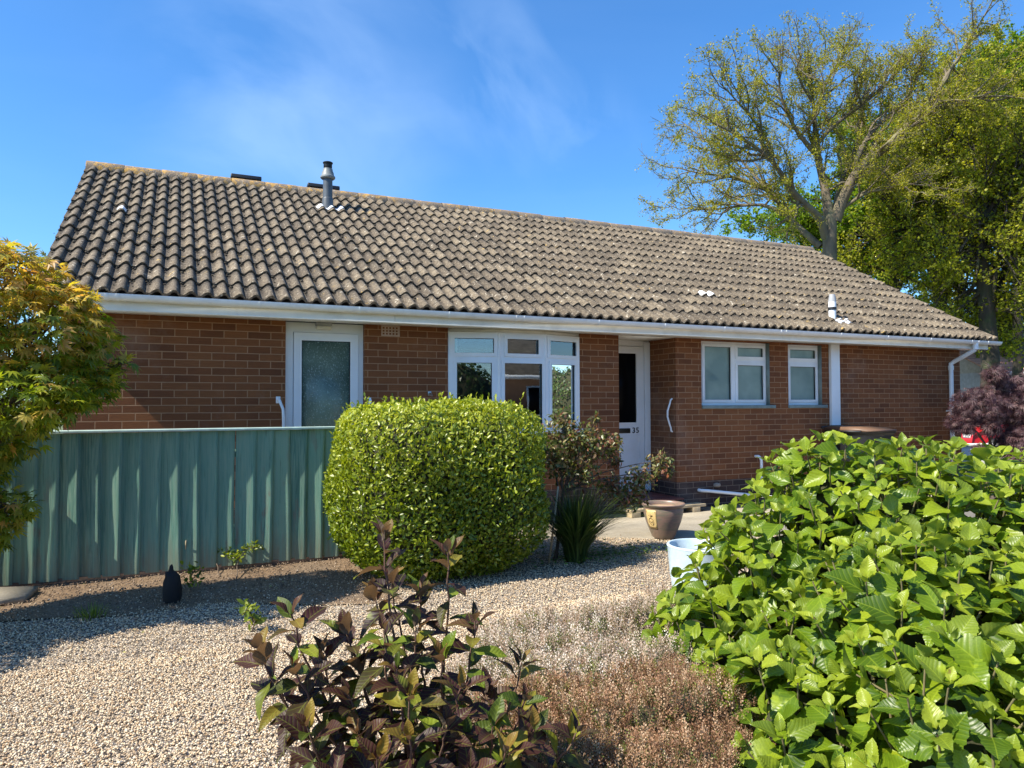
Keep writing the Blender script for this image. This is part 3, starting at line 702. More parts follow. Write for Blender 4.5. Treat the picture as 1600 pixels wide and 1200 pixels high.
# bow window of three facets
bow = MB(); bow.box(2.806, 2.83, 7.855, 7.90, 1.10, 2.25); bow = bow.build('bow_window', UPVC, house)
corners = [(2.815, 7.850), (3.385, 7.705), (3.985, 7.705), (4.535, 7.850)]
for k in range(3):
    (ax, ay), (bx_, by) = corners[k], corners[k+1]; L = math.hypot(bx_-ax, by-ay); ux, uy = (bx_-ax)/L, (by-ay)/L
    T = lambda p, ax=ax, ay=ay, ux=ux, uy=uy: (ax+p[0]*ux-p[1]*uy, ay+p[0]*uy+p[1]*ux, p[2])
    m1, m2 = (.060, .060); lo = (.085, .085) if k != 1 else (.055, .045)
    top = [(m1+(.03 if k == 1 else 0), L-m2-(.03 if k == 1 else 0), Z+.588, Z+.770), (lo[0], L-lo[1], Z-.245, Z+.487)]
    window('frame', 0, L, Z-.30, Z+.835, 0, top, T, parent=bow)
    mb = MB(); plate(mb, -.012, L+.012, Z-.345, Z-.302, -.045, .09, (), T); mb.build('sill', UPVC, bow)
mb = MB()
for (cx, cy) in corners[1:3]: mb.lathe([(.020, 0), (.020, 1.135)], (cx, cy+.012, Z-.30), 14)
mb.build('corner_post', UPVC, bow, smooth='auto')
mb = MB(); mb.prism([(2.81, 7.86), (3.385, 7.715), (3.985, 7.715), (4.535, 7.86)], 2, Z+.836, Z+.878); mb.build('head', FASCIA, bow)
mb = MB(); 
for i in range(34): mb.box(4.05, 4.50, 7.93, 7.945, Z-.28+i*.031, Z-.262+i*.031)
mb.build('venetian_blind', BLIND, bow)
mb = MB(); mb.box(2.84, 2.95, 7.93, 7.95, Z-.3, Z+.83); mb.build('curtain', BLIND, bow)
mb = MB(); mb.box(2.806, 4.54, 7.86, 8.16, Z-.32, Z-.305); mb.build('window_board', UPVC, bow)
# side door
dy = 7.93; mb = MB()
plate(mb, 1.020, 1.848, .10, Z+.878, dy, dy+.07, [(1.105, 1.797, .14, Z+.775)]); sd = mb.build('side_door', UPVC, house)
mb = MB(); plate(mb, 1.109, 1.793, .145, Z+.771, dy-.012, dy+.045, [(1.189, 1.705, .75, Z+.688)]); plate(mb, 1.165, 1.729, .726, Z+.712, dy-.018, dy-.011, [(1.190, 1.704, .751, Z+.687)])
mb.box(1.20, 1.70, dy-.018, dy-.011, .25, .62, .004); mb.build('door_leaf', UPVC, sd)
mb = MB(); plate(mb, 1.189, 1.705, .75, Z+.688, dy-.006, dy+.0, [(1.196, 1.698, .757, Z+.681)]); mb.build('gasket', BLK, sd)
mb = MB(); mb.box(1.189, 1.705, dy+.001, dy+.008, .75, Z+.688); mb.build('pane', OBSC, sd)
mb = MB(); mb.box(1.33, 1.495, 7.85, 7.929, Z+.845, Z+.878, .004); li = mb.build('wall_lamp', GREYP, house); mb = MB(); mb.box(1.335, 1.49, 7.848, 7.925, Z+.805, Z+.844, .010); mb.build('lamp_shade', m_simple('opal_plastic', (.62, .60, .52), .4), li)
# front door in its porch
dy = 8.45; mb = MB(); plate(mb, 5.114, 6.002, .2, Z+.879, dy, dy+.07, [(5.20, 5.905, .23, Z+.80)])
mb.box(5.907, 6.0, dy-.03, dy-.001, .2, Z+.86, .004); mb.box(5.116, 5.19, dy-.03, dy-.001, .2, Z+.86, .004)
fd = mb.build('front_door', UPVC, house); BLACKG, _n, _b = mat('black_glass'); _b.inputs['Base Color'].default_value = (.004, .004, .005, 1); _b.inputs['Roughness'].default_value = .3; _b.inputs['Specular IOR Level'].default_value = .08
mb = MB(); plate(mb, 5.204, 5.901, .235, Z+.795, dy-.016, dy+.045, [(5.315, 5.774, Z-.255, Z+.700)])
plate(mb, 5.29, 5.799, Z-.28, Z+.725, dy-.023, dy-.015, [(5.316, 5.773, Z-.254, Z+.699)])
plate(mb, 5.27, 5.835, .32, Z-.45, dy-.024, dy-.015, [(5.29, 5.815, .34, Z-.47)]); mb.box(5.32, 5.785, dy-.022, dy-.0155, .37, Z-.50, .003)
mb.box(5.206, 5.90, dy-.022, dy-.0155, Z-.437, Z-.425, .002); mb.build('door_leaf', UPVC, fd)
mb = MB(); mb.box(5.315, 5.774, dy-.004, dy+.004, Z-.255, Z+.700); mb.build('pane', BLACKG, fd)
mb = MB(); mb.box(5.42, 5.667, dy-.026, dy-.0165, Z-.400, Z-.333, .003); mb.build('letter_slot', m_simple('dark_bronze', (.035, .032, .022), .35, metal=.5), fd)
cu = bpy.data.curves.new('door_number', 'FONT'); cu.body = '35'; cu.size = .105; cu.extrude = .003; cu.align_x = 'CENTER'; cu.space_character = 1.15; cu.offset = .0012
to = bpy.data.objects.new('tmp', cu); link(to); bpy.context.view_layer.update()
dg = bpy.context.evaluated_depsgraph_get(); me = bpy.data.meshes.new_from_object(to.evaluated_get(dg)); bpy.data.objects.remove(to)
me.materials.clear(); me.materials.append(BLK); num = bpy.data.objects.new('door_number', me); link(num)
num.parent = fd; num.matrix_parent_inverse = Matrix.Translation(-parent_world(fd)); num.location = (5.757, dy-.0195, Z-.398); num.rotation_euler = (math.pi/2, 0, 0)
mb = MB(); mb.box(5.114, 6.0, 7.70, 8.45, .0, .155); st = mb.build('porch_step', PLINTH, house)
REDT = m_simple('red_quarry_tile', (.16, .045, .035), .5, .2, 8)
mb = MB()
for i in range(6):
    for j in range(5): mb.box(5.116+i*.1475, 5.26+i*.1475, 7.69+j*.152, 7.838+j*.152, .156, .176, .002)
mb.build('quarry_tiles', REDT, st)
# handrails
for pts in ([(.945, 7.85, Z+.06), (.95, 7.80, Z+.055), (.985, 7.775, Z-.04), (.99, 7.77, Z-.12), (.99, 7.77, .75), (.96, 7.80, .64), (.945, 7.85, .62)],
            [(1.895, 7.85, Z+.05), (1.90, 7.80, Z+.05), (1.875, 7.775, Z-.04), (1.872, 7.77, Z-.12), (1.872, 7.77, .75), (1.89, 7.80, .64), (1.895, 7.85, .62)]):
    mb = MB(); mb.tube(pts, .015, 10)
    for q in (pts[0], pts[-1]): mb.box(q[0]-.022, q[0]+.022, 7.838, 7.852, q[2]-.04, q[2]+.03, .004)
    mb.build('grab_rail', UPVC, house, smooth='auto')
pts = [(6.0, 7.93, Z+.07), (5.975, 7.93, Z+.05), (5.965, 7.93, Z+.01), (5.925, 7.93, Z-.09), (5.922, 7.93, Z-.17), (5.955, 7.93, Z-.27), (5.975, 7.93, Z-.32), (5.98, 7.93, Z-.36), (6.0, 7.93, Z-.37)]
mb = MB(); mb.tube(pts, .0125, 10); mb.build('grab_rail', UPVC, house, smooth='auto')
mb = MB(); mb.tube([(5.114, 8.30, Z-.10), (5.15, 8.2, Z-.12), (5.15, 8.2, Z-.35), (5.114, 8.3, Z-.38)], .011, 8); mb.build('grab_rail', UPVC, house, smooth='auto')
# air brick, tap, waste pipes
mb = MB(); plate(mb, 2.03, 2.238, Z+.758, Z+.878, WY-.004, WY+.01, [(2.045+i*.037, 2.067+i*.037, Z+.775+j*.032, Z+.795+j*.032) for i in range(5) for j in range(3)])
ab = mb.build('air_brick', m_simple('terracotta_vent', (.42, .30, .24), .8), house)
mb = MB(); mb.tube([(2.585, 7.852, Z+.125), (2.585, 7.80, Z+.125), (2.59, 7.775, Z+.10)], .010, 8); mb.box(2.565, 2.605, 7.845, 7.853, Z+.10, Z+.15, .003); mb.build('hose_hook', m_simple('dull_steel', (.4, .4, .4), .35, metal=1), house, smooth='auto')
mb = MB(); mb.tube([(7.36, 7.86, Z-.735), (7.37, 7.80, Z-.735), (7.385, 7.775, Z-.76), (7.39, 7.77, Z-.80), (7.39, 7.77, .12)], .019, 12); mb.build('waste_pipe', GUTTER, house, smooth='auto')
mb = MB(); mb.tube([(6.36, 7.86, Z-1.155), (6.37, 7.81, Z-1.16), (6.46, 7.77, Z-1.165), (7.30, 7.55, Z-1.265), (7.9, 7.45, Z-1.33)], .022, 12); mb.build('waste_pipe', GUTTER, house, smooth='auto')
mb = MB(); mb.lathe([(.0, .0), (.04, .0), (.055, .02), (.045, .05), (.0, .06)], (6.66, 7.84, Z-1.13), 10); mb.build('mortar_patch', m_simple('mortar_lump', (.33, .26, .20), .95, bmp=.5), house)
for a in bpy.data.objects:
    pass
# plank and box on the path behind the pot
mb = MB(); mb.box(5.02, 6.22, 7.50, 7.66, .075, .11, .004, [[1, -.06, 0], [.06, 1, 0], [0, 0, 1]]); mb.box(5.03, 5.16, 7.46, 7.60, .012, .075, .003)
mb.box(6.0, 6.12, 7.52, 7.66, .012, .075, .003)
tag(mb.build('timber_plank', TIMBER), 'sunlit timber plank resting on a block behind the glazed pot', 'plank')

# ------------------------------------------------------------ fence
fence = empty('timber_fence', (-.4, 6.73, 0), 'low teal painted feather edge fence with pale capping rail before the side door', 'fence')
V = []; Fq = []; R = []; nb = 0; FY = 6.735
x = -2.75; bnum = 0
while x < 1.72:
    w = random.uniform(.138, .155); nx, nz = 6, 26; rn = random.random(); ph = random.random()*9; lean = random.uniform(-.003, .003); th = random.uniform(.019, .034)
    bow_ = random.uniform(-.009, .009); split = (.26 < x < .41)
    for k in range(nz+1):
        z = .025+(1.155)*k/nz
        for i in range(nx+1):
            u = i/nx; xx = x-.012+(w+.014 - (.020 if split else 0))*u + lean*(z-.6)*6 + .0028*math.sin(z*4.2+ph)*(u) + .0012*math.sin(z*13+ph*2)*u
            yy = FY-th*u**1.15 + .0020*math.sin(z*3.1+ph+u*1.6)+.0012*math.sin(z*9+ph*1.7) + bow_*(z-.6)**2*2
            V.append((xx, yy, z)); R.append(rn)
        V.append((xx, FY+.006, z)); R.append(rn)
    m = nx+2
    for k in range(nz):
        for i in range(m-1): a = nb+k*m+i; Fq.append((a, a+1, a+m+1, a+m))
    nb += (nz+1)*m; x += w; bnum += 1
bp_ = npmesh('board_panel', V, np.array(Fq), FENCE, fence, False, {'rnd': R}, loc=(-.4, FY, 0.02))
CAPM = m_simple('pale_capping_paint', (.46, .60, .53), .6, .12, 9, bmp=.2, dirt=((.36, .36, .30), .5))
mb = MB(); mb.box(-2.8, 1.74, FY-.054, FY+.034, 1.183, 1.205, .004, [[1, 0, 0], [0, 1, 0], [0, 0, 1]]); mb.build('capping', CAPM, fence)
mb = MB(); 
for z in (.3, .95): mb.box(-2.75, 1.7, FY+.012, FY+.05, z, z+.07)
mb.build('rail', FENCE, fence)
for px_ in (-2.7, -.9, .9): mb = MB(); mb.box(px_, px_+.08, FY+.05, FY+.13, 0, 1.17, .004); mb.build('post', FENCE, fence)
mb = MB(); mb.box(-2.75, 1.7, FY-.006, FY+.02, -.02, .04, .003); mb.build('base_board', OLDWOOD, fence)
mb = MB(); mb.box(-1.305, -1.225, 6.60, 6.68, 0, 1.02, .006); tag(mb.build('timber_post', OLDWOOD), 'brown timber post in front of the fence at its left end', 'post')

# ------------------------------------------------------------ plants: helpers
def sph(n):
    d = rng.normal(size=(n, 3)); return unit(d)
def frame_from(nr, n, upb=.0, spread=1.0):
    """leaf directions lying roughly in the surface with normal nr"""
    r = rng.normal(size=(n, 3))*spread; r[:, 2] += upb
    x = r - nr*np.sum(r*nr, 1)[:, None]; return unit(x)
def ellip_points(blobs, n, shell=(.75, 1.02), zmin=.02, inner=.85, power=2.0):
    """points near the outer skin of a union of ellipsoids (cx,cy,cz,rx,ry,rz); returns points and outward normals"""
    B = np.array(blobs, float); vol = (B[:, 3]*B[:, 4]+B[:, 4]*B[:, 5]+B[:, 3]*B[:, 5]); pr = vol/vol.sum()
    out = []; nor = []; tot = 0
    while tot < n:
        k = rng.choice(len(B), n, p=pr); d = sph(n); r = shell[0]+(shell[1]-shell[0])*rng.random(n)**.6
        p = B[k, :3]+d*B[k, 3:]*r[:, None]; nn = unit(d/B[k, 3:])
        ok = p[:, 2] > zmin
        for j in range(len(B)):
            q = (p-B[j, :3])/B[j, 3:]; ok &= (k == j) | (np.sum(q*q, 1) > inner*inner)
        out.append(p[ok]); nor.append(nn[ok]); tot += ok.sum()
    return np.concatenate(out)[:n], np.concatenate(nor)[:n]
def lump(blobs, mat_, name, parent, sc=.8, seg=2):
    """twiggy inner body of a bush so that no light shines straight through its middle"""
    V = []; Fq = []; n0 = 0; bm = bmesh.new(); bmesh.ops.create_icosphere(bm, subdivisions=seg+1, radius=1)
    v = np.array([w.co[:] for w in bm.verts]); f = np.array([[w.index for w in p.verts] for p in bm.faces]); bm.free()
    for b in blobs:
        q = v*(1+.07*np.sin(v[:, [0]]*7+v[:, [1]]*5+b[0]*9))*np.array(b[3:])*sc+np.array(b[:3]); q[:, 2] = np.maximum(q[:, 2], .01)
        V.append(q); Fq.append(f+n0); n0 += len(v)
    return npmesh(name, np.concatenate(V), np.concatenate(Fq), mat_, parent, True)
def curve(a, b, bulge, n=8, wob=0.0):
    a, b = np.array(a, float), np.array(b, float); t = np.linspace(0, 1, n)[:, None]; bu = np.array(bulge, float)
    p = a+(b-a)*t+bu*4*t*(1-t)
    if wob: 
        w = rng.normal(size=(n, 3))*wob; w[0] = 0; w[-1] = 0; p = p+w
    return p
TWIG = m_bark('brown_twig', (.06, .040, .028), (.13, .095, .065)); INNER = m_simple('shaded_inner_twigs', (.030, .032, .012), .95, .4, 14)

# ------------------------------------------------------------ clipped privet hedge
HC = np.array([2.02, 5.98, .70]); HA = np.array([.86, .76, .71]); HE = 3.9
hedge = empty('clipped_hedge', (HC[0], HC[1], 0), 'rounded box-shaped clipped bright green hedge at the end of the teal fence', 'hedge')
def superpt(n, e=HE, a=HA, c=HC):
    d = sph(n*2); q = np.abs(d/a)**e; r = q.sum(1)**(-1/e); p = d*r[:, None]
    nn = unit(np.sign(d)*np.abs(p/a)**(e-1)/a)
    dens = r**2/np.maximum(np.sum(nn*d, 1), .2); keep = rng.random(len(p)) < dens/dens.max()*1.6
    return p[keep][:n], nn[keep][:n]
hp, hn = superpt(52000)
bumpf = 1+.030*np.sin(hp[:, 0]*7+1)*np.sin(hp[:, 1]*6+2)+.028*np.sin(hp[:, 2]*8+hp[:, 0]*5)+.012*np.sin(hp[:, 0]*23)*np.sin(hp[:, 2]*21+hp[:, 1]*19)
dep = rng.random(len(hp))**2.2*.16; hpw = hp*bumpf[:, None]*(1-dep[:, None]) + rng.normal(size=hp.shape)*.008
low = np.clip((hpw[:, 2]+.70)/.30, 0, 1); hpw[:, :2] *= (.86+.14*low[:, None]**.6)
hpw += HC; k = hpw[:, 2] > .03; hpw, hn_ = hpw[k], hn[k]; dep = dep[k]; n = len(hpw)
nr = unit(hn_*.75+np.array([0, 0, .45])+rng.normal(size=(n, 3))*.55)
xd = unit(frame_from(hn_, n, .9)+hn_*.55+rng.normal(size=(n, 3))*.3)
PRIV = m_leaf('privet_leaf', [(0, (.065, .105, .006)), (.3, (.115, .170, .010)), (.7, (.19, .245, .014)), (1, (.29, .33, .025))], .30, .36, young=[(0, (.28, .33, .02)), (1, (.42, .43, .04))], spec=.5)
g_ = rng.integers(0, n, 420); g_ = np.repeat(g_[hpw[g_, 2] > .35], 7); tt_ = np.tile(np.arange(7), len(g_)//7)/7
sd_ = np.repeat(unit(rng.normal(size=(len(g_)//7, 3))*.35+[0, 0, .6]), 7, 0)+hn_[g_]*.5; ln_ = np.repeat(rng.uniform(.02, .085, len(g_)//7), 7)
hpw = np.r_[hpw, hpw[g_]+sd_*(ln_*tt_)[:, None]]; nr = np.r_[nr, sph(len(g_))]; xd = np.r_[xd, unit(sd_+rng.normal(size=sd_.shape)*.7)]; n = len(hpw)
a2 = np.clip((hpw[:, 2]-.60)/.75, 0, 1)*.85*(rng.random(n) < .75)
scatter('foliage', LEAF_SMALL, hpw, xd, nr, .026+.020*rng.random(n), PRIV, hedge, True, .75+.4*rng.random(n), a2)
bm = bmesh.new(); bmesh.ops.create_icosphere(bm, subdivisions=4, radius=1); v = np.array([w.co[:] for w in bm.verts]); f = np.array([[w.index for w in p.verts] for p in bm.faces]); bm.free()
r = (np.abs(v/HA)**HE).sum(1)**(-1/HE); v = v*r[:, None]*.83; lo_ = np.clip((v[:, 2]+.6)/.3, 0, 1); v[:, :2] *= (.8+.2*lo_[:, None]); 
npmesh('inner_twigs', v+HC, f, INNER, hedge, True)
tb = Tubes()
for i in range(14): 
    a = rng.random()*6.28; tb.add(curve((HC[0]+.25*math.cos(a), HC[1]+.25*math.sin(a), 0), (HC[0]+.6*math.cos(a), HC[1]+.55*math.sin(a), .6), (0, 0, .02)), np.linspace(.018, .008, 8))
tb.build('stems', TWIG, hedge)

# ------------------------------------------------------------ Japanese maple at the left
maple = empty('japanese_maple', (-1.75, 5.75, 0), 'green Japanese maple with orange young leaf tips overhanging the left of the fence', 'tree')
MB_ = []
def blobp(x, y, d, rx, ry=None, rz=None):
    d = d*.90; p = P(x, y, d); rx *= .92; ry = (ry or rx)*.85; rz = (rz or rx)*.95
    while p[1]+ry*1.1 > 6.25: d *= .97; p = P(x, y, d)
    MB_.append((*p, rx, ry or rx, rz or rx)); return p
for a in ((60, 520, 5.2, .42, .45, .34), (-60, 470, 5.0, .55, .5, .42), (110, 600, 5.3, .27, .30, .18), (20, 430, 5.4, .33, .35, .20), (145, 530, 5.5, .18, .2, .12), (105, 470, 5.5, .22, .24, .12),
          (-140, 620, 5.0, .65, .6, .45), (30, 620, 4.9, .38, .38, .22), (-120, 420, 5.5, .5, .5, .34), (-20, 690, 5.2, .33, .34, .14), (-260, 560, 5.4, .6, .6, .5), (15, 790, 5.3, .17, .17, .12), (-40, 830, 5.3, .25, .25, .17), (-60, 740, 5.4, .3, .3, .2),
          (-190, 500, 6.2, .5, .45, .4), (165, 600, 5.6, .13, .14, .08), (190, 570, 5.6, .09, .1, .06)): blobp(*a)
MB_ += [(-2.45, 4.85, 1.15, .55, .5, .5), (-2.3, 5.4, 1.7, .5, .5, .4)]
mp, mn = ellip_points(MB_, 9800, (.45, 1.08), .12, .7)
drp = np.array([0, 0, -.35]); n = len(mp)
xd = unit(mn*[1, 1, .4]+rng.normal(size=(n, 3))*.55+drp); nr = unit(np.array([0, 0, 1.0])+mn*.35+rng.normal(size=(n, 3))*.35)
topz = np.clip((mp[:, 2]-(H+.12))/.60, 0, 1); outer = rng.random(n)
a2 = np.where(outer < .14+.72*topz**1.2, .5+.5*rng.random(n), 0.0)
MAPM = m_leaf('maple_leaf', [(0, (.075, .125, .010)), (.35, (.16, .22, .014)), (.75, (.28, .32, .024)), (1, (.42, .40, .05))], .50, .45, young=[(0, (.45, .38, .05)), (.5, (.56, .38, .08)), (1, (.54, .25, .10))], spec=.4, tcol=(1, .95, .35))
scatter('foliage', MAPLE, mp, xd, nr, .050+.045*rng.random(n), MAPM, maple, False, None, a2)
tb = Tubes(); base = np.array([-1.75, 5.75, 0]); fork = np.array([-1.6, 5.65, .55])
tb.add(curve(base, fork, (.03, 0, 0)), np.linspace(.055, .045, 8), 9)
for b in MB_:
    c = np.array(b[:3]); m1 = fork+(c-fork)*.5+np.array([0, 0, .12]); tb.add(curve(fork, c, (0, 0, .12), 9, .012), np.linspace(.028, .006, 9), 6)
    for i in range(14):
        e = c+sph(1)[0]*np.array(b[3:])*.95; tb.add(curve(c+(fork-c)*rng.random()*.3, e, (0, 0, .03), 5, .008), np.linspace(.006, .0018, 5), 4)
tb.build('trunk', TWIG, maple)

# ------------------------------------------------------------ hydrangea, right foreground
hyd = empty('hydrangea_bush', tuple(PZ(1420, 1000)), 'large hydrangea bush with broad bright green toothed leaves filling the right foreground', 'shrub')
HB = [(*P(1300, 800, 3.9), .42, .36, .38), (*P(1165, 1085, 3.2), .22, .22, .26), (*P(1245, 1150, 2.75), .28, .26, .30), (*P(1190, 1095, 2.95), .20, .20, .26), (*P(1260, 1230, 2.5), .24, .22, .26), (*P(1085, 1010, 3.5), .2, .2, .26)]
for (x, y, d, rx, ry, rz) in ((1430, 855, 3.75, .70, .60, .52), (1240, 910, 3.8, .50, .45, .50), (1125, 960, 3.75, .28, .28, .30), (1600, 900, 3.6, .75, .65, .58), (1450, 1030, 3.0, .60, .50, .50), (1270, 1090, 3.1, .42, .38, .42),
        (1115, 1030, 3.45, .20, .22, .30), (1640, 1090, 2.8, .60, .50, .55), (1500, 1190, 2.45, .42, .36, .40), (1340, 1210, 2.6, .30, .30, .33), (1780, 1000, 3.2, .7, .6, .6)):
    HB.append((*P(x, y, d), rx, ry, rz))
HYD = m_leaf('hydrangea_leaf', [(0, (.036, .080, .006)), (.35, (.080, .150, .008)), (.7, (.150, .235, .010)), (1, (.27, .335, .016))], .32, .36, back=(.19, .25, .04), veins=.22, young=[(0, (.27, .34, .03)), (1, (.38, .42, .05))], spec=.35)
HL = leaf_grid(14, 3, .66, curl=.26, fold=.22, ser=.13, wave=.040, corr=.006, peak=.40)
cand, cn = ellip_points(HB, 6000, (.93, 1.04), .06, .97)
keep = []; g = {}
for i, p in enumerate(cand):
    ke = tuple(np.floor(p/.13).astype(int)); bad = False
    for dx in (-1, 0, 1):
        for dy in (-1, 0, 1):
            for dz in (-1, 0, 1):
                for j in g.get((ke[0]+dx, ke[1]+dy, ke[2]+dz), ()):
                    if np.sum((cand[j]-p)**2) < .0145: bad = True
    if not bad: g.setdefault(ke, []).append(i); keep.append(i)
tips = cand[keep]; tn = unit(cn[keep]*.75+np.array([0, 0, .55])); 
LP, LX, LN, LS, LA = [], [], [], [], []; tb = Tubes()
hroot = PZ(1450, 1010)
for p, a in zip(tips, tn):
    a = unit(a+rng.normal(size=3)*.15); b1 = unit(np.cross(a, [.3, .5, .8]+rng.normal(size=3)*.3)); b2 = np.cross(a, b1); sc = rng.uniform(.8, 1.12)
    tw = rng.random()*6.28
    for lvl in range(4):
        dist = (.015, .005, -.050, -.125)[lvl]; L = (.052, .092, .132, .138)[lvl]*sc; elev = (1.15, .80, .42, .12)[lvl]
        for s in (0, 1):
            th = tw+lvl*math.pi/2+s*math.pi+rng.normal()*.18; o = math.cos(th)*b1+math.sin(th)*b2
            e = elev+rng.normal()*.28; x = o*math.cos(e)+a*math.sin(e); nn = a*math.cos(e)-o*math.sin(e)
            if lvl >= 2: x = unit(x+np.array([0, 0, -.22])+rng.normal(size=3)*.16)
            LP.append(p+a*dist+o*.012); LX.append(x); LN.append(nn+rng.normal(size=3)*.30); LS.append(L*rng.uniform(.72, 1.18)); LA.append((.85, .55, .05, 0)[lvl]*rng.uniform(.5, 1))
    q = p-a*.14; tb.add([p, q], [.0032, .0045], 5)
    gd = hroot+(np.array([q[0], q[1], 0])-hroot)*.55; gd[2] = 0.02; tb.add(curve(gd, q, (0, 0, .06), 5), [.008, .007, .006, .005, .0045], 5)
LP = np.array(LP); k = LP[:, 2] > .03
scatter('foliage', HL, LP[k], np.array(LX)[k], np.array(LN)[k], np.array(LS)[k], HYD, hyd, True, .85+.3*rng.random(k.sum()), np.array(LA)[k])
tb.build('stems', m_bark('green_brown_stem', (.10, .10, .04), (.20, .16, .08)), hyd)
ip, in_ = ellip_points(HB, 1500, (.55, .85), .06, .5); n = len(ip)
scatter('inner_foliage', leaf_grid(5, 1, .65, .2, .12), ip, frame_from(in_, n), unit(in_+[0, 0, .6]+rng.normal(size=(n, 3))*.4), .10+.04*rng.random(n), HYD, hyd)
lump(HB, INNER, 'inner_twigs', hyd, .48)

# ------------------------------------------------------------ purple-leaved shrub, centre foreground
weig = empty('purple_shrub', (1.05, 1.75, 0), 'purple and green leaved shrub with upright stems in the centre foreground', 'shrub')
WL = leaf_grid(9, 2, .50, curl=.28, fold=.20, wave=.035, corr=.006, peak=.45)
WEM = m_leaf('purple_leaf', [(0, (.018, .009, .010)), (.3, (.036, .015, .015)), (.48, (.055, .024, .018)), (.56, (.045, .068, .010)), (.82, (.095, .145, .012)), (1, (.20, .26, .02))], .30, .46, back=(.13, .095, .07), veins=.2, young=[(0, (.060, .022, .022)), (.7, (.105, .042, .028)), (1, (.30, .20, .03))], spec=.25, tcol=(1, .75, .4))
WST = m_bark('reddish_stem', (.09, .035, .03), (.17, .11, .07), s=20)
root = np.array(P(660, 1500, 2.15)); root[2] = 0
ST = [(600, 812, 2.05), (700, 838, 2.1), (612, 880, 2.15), (455, 935, 1.9), (405, 990, 1.85), (505, 995, 1.95), (560, 1010, 2.0), (650, 955, 2.0), (742, 945, 2.05), (690, 1000, 1.9), (620, 1020, 1.85), (815, 1010, 2.15), (835, 1115, 1.85), (900, 1120, 1.95),
      (760, 1060, 2.0), (480, 1110, 1.75), (560, 1120, 1.8), (700, 1110, 1.75), (640, 1130, 1.7), (790, 1150, 1.75), (430, 1050, 1.95), (735, 1180, 1.7), (520, 1190, 1.7), (860, 1190, 1.8), (600, 1210, 1.65), (680, 1220, 1.65)]
ST += [(585, 905, 2.1), (655, 900, 2.15), (540, 960, 2.0), (600, 960, 1.9), (720, 1050, 1.85), (770, 1110, 1.8), (460, 1020, 1.85), (640, 1060, 1.75), (545, 1060, 1.85), (820, 1070, 1.95), (590, 1160, 1.7), (730, 1130, 1.8)]
LP, LX, LN, LS, LA = [], [], [], [], []; tb = Tubes()
for k, (x, y, d) in enumerate(ST):
    tip = P(x, y+25, d); r0 = root+np.array([rng.normal()*.06, rng.normal()*.06, 0]); L = np.linalg.norm(tip-r0)
    out = (tip-r0)*[1, 1, 0]; pts = curve(r0, tip, out*.10+rng.normal(size=3)*.012, 22, .003); tb.add(pts, np.linspace(.0075, .0022, 22), 7)
    seg = np.linalg.norm(np.diff(pts, axis=0), axis=1); cum = np.concatenate([[0], np.cumsum(seg)]); tot = cum[-1]
    nodes = [tot-.0, tot-.018, tot-.050, tot-.095]; 
    while nodes[-1] > tot*.42: nodes.append(nodes[-1]-rng.uniform(.045, .065))
    tw = rng.random()*6.28
    for j, s in enumerate(nodes):
        p = np.array([np.interp(s, cum, pts[:, c]) for c in range(3)]); p2 = np.array([np.interp(min(s+.03, tot), cum, pts[:, c]) for c in range(3)]); p1 = np.array([np.interp(s-.03, cum, pts[:, c]) for c in range(3)])
        a = unit(p2-p1); b1 = unit(np.cross(a, [.2, .9, .3])); b2 = np.cross(a, b1)
        for q in (0, 1):
            if j > 5 and rng.random() < .42: continue
            th = tw+j*1.571+q*math.pi+rng.normal()*.3; o = math.cos(th)*b1+math.sin(th)*b2
            e = (1.25, .95, .6, .35)[min(j, 3)]+rng.normal()*.25-(.25 if j > 4 else 0); x_ = o*math.cos(e)+a*math.sin(e)
            if j > 2: x_ = unit(x_+[0, 0, -.1])
            LP.append(p+o*.004); LX.append(x_); LN.append(a*math.cos(e)-o*math.sin(e)+rng.normal(size=3)*.2)
            LS.append((.055, .080, .098, .100)[min(j, 3)]*rng.uniform(.8, 1.15)); LA.append((1, .9, .6, .25)[min(j, 3)]*(rng.random() < .75) if j < 4 else 0)
scatter('foliage', WL, LP, LX, LN, LS, WEM, weig, True, .68+.4*rng.random(len(LP)), np.array(LA)); tb.build('stems', WST, weig)

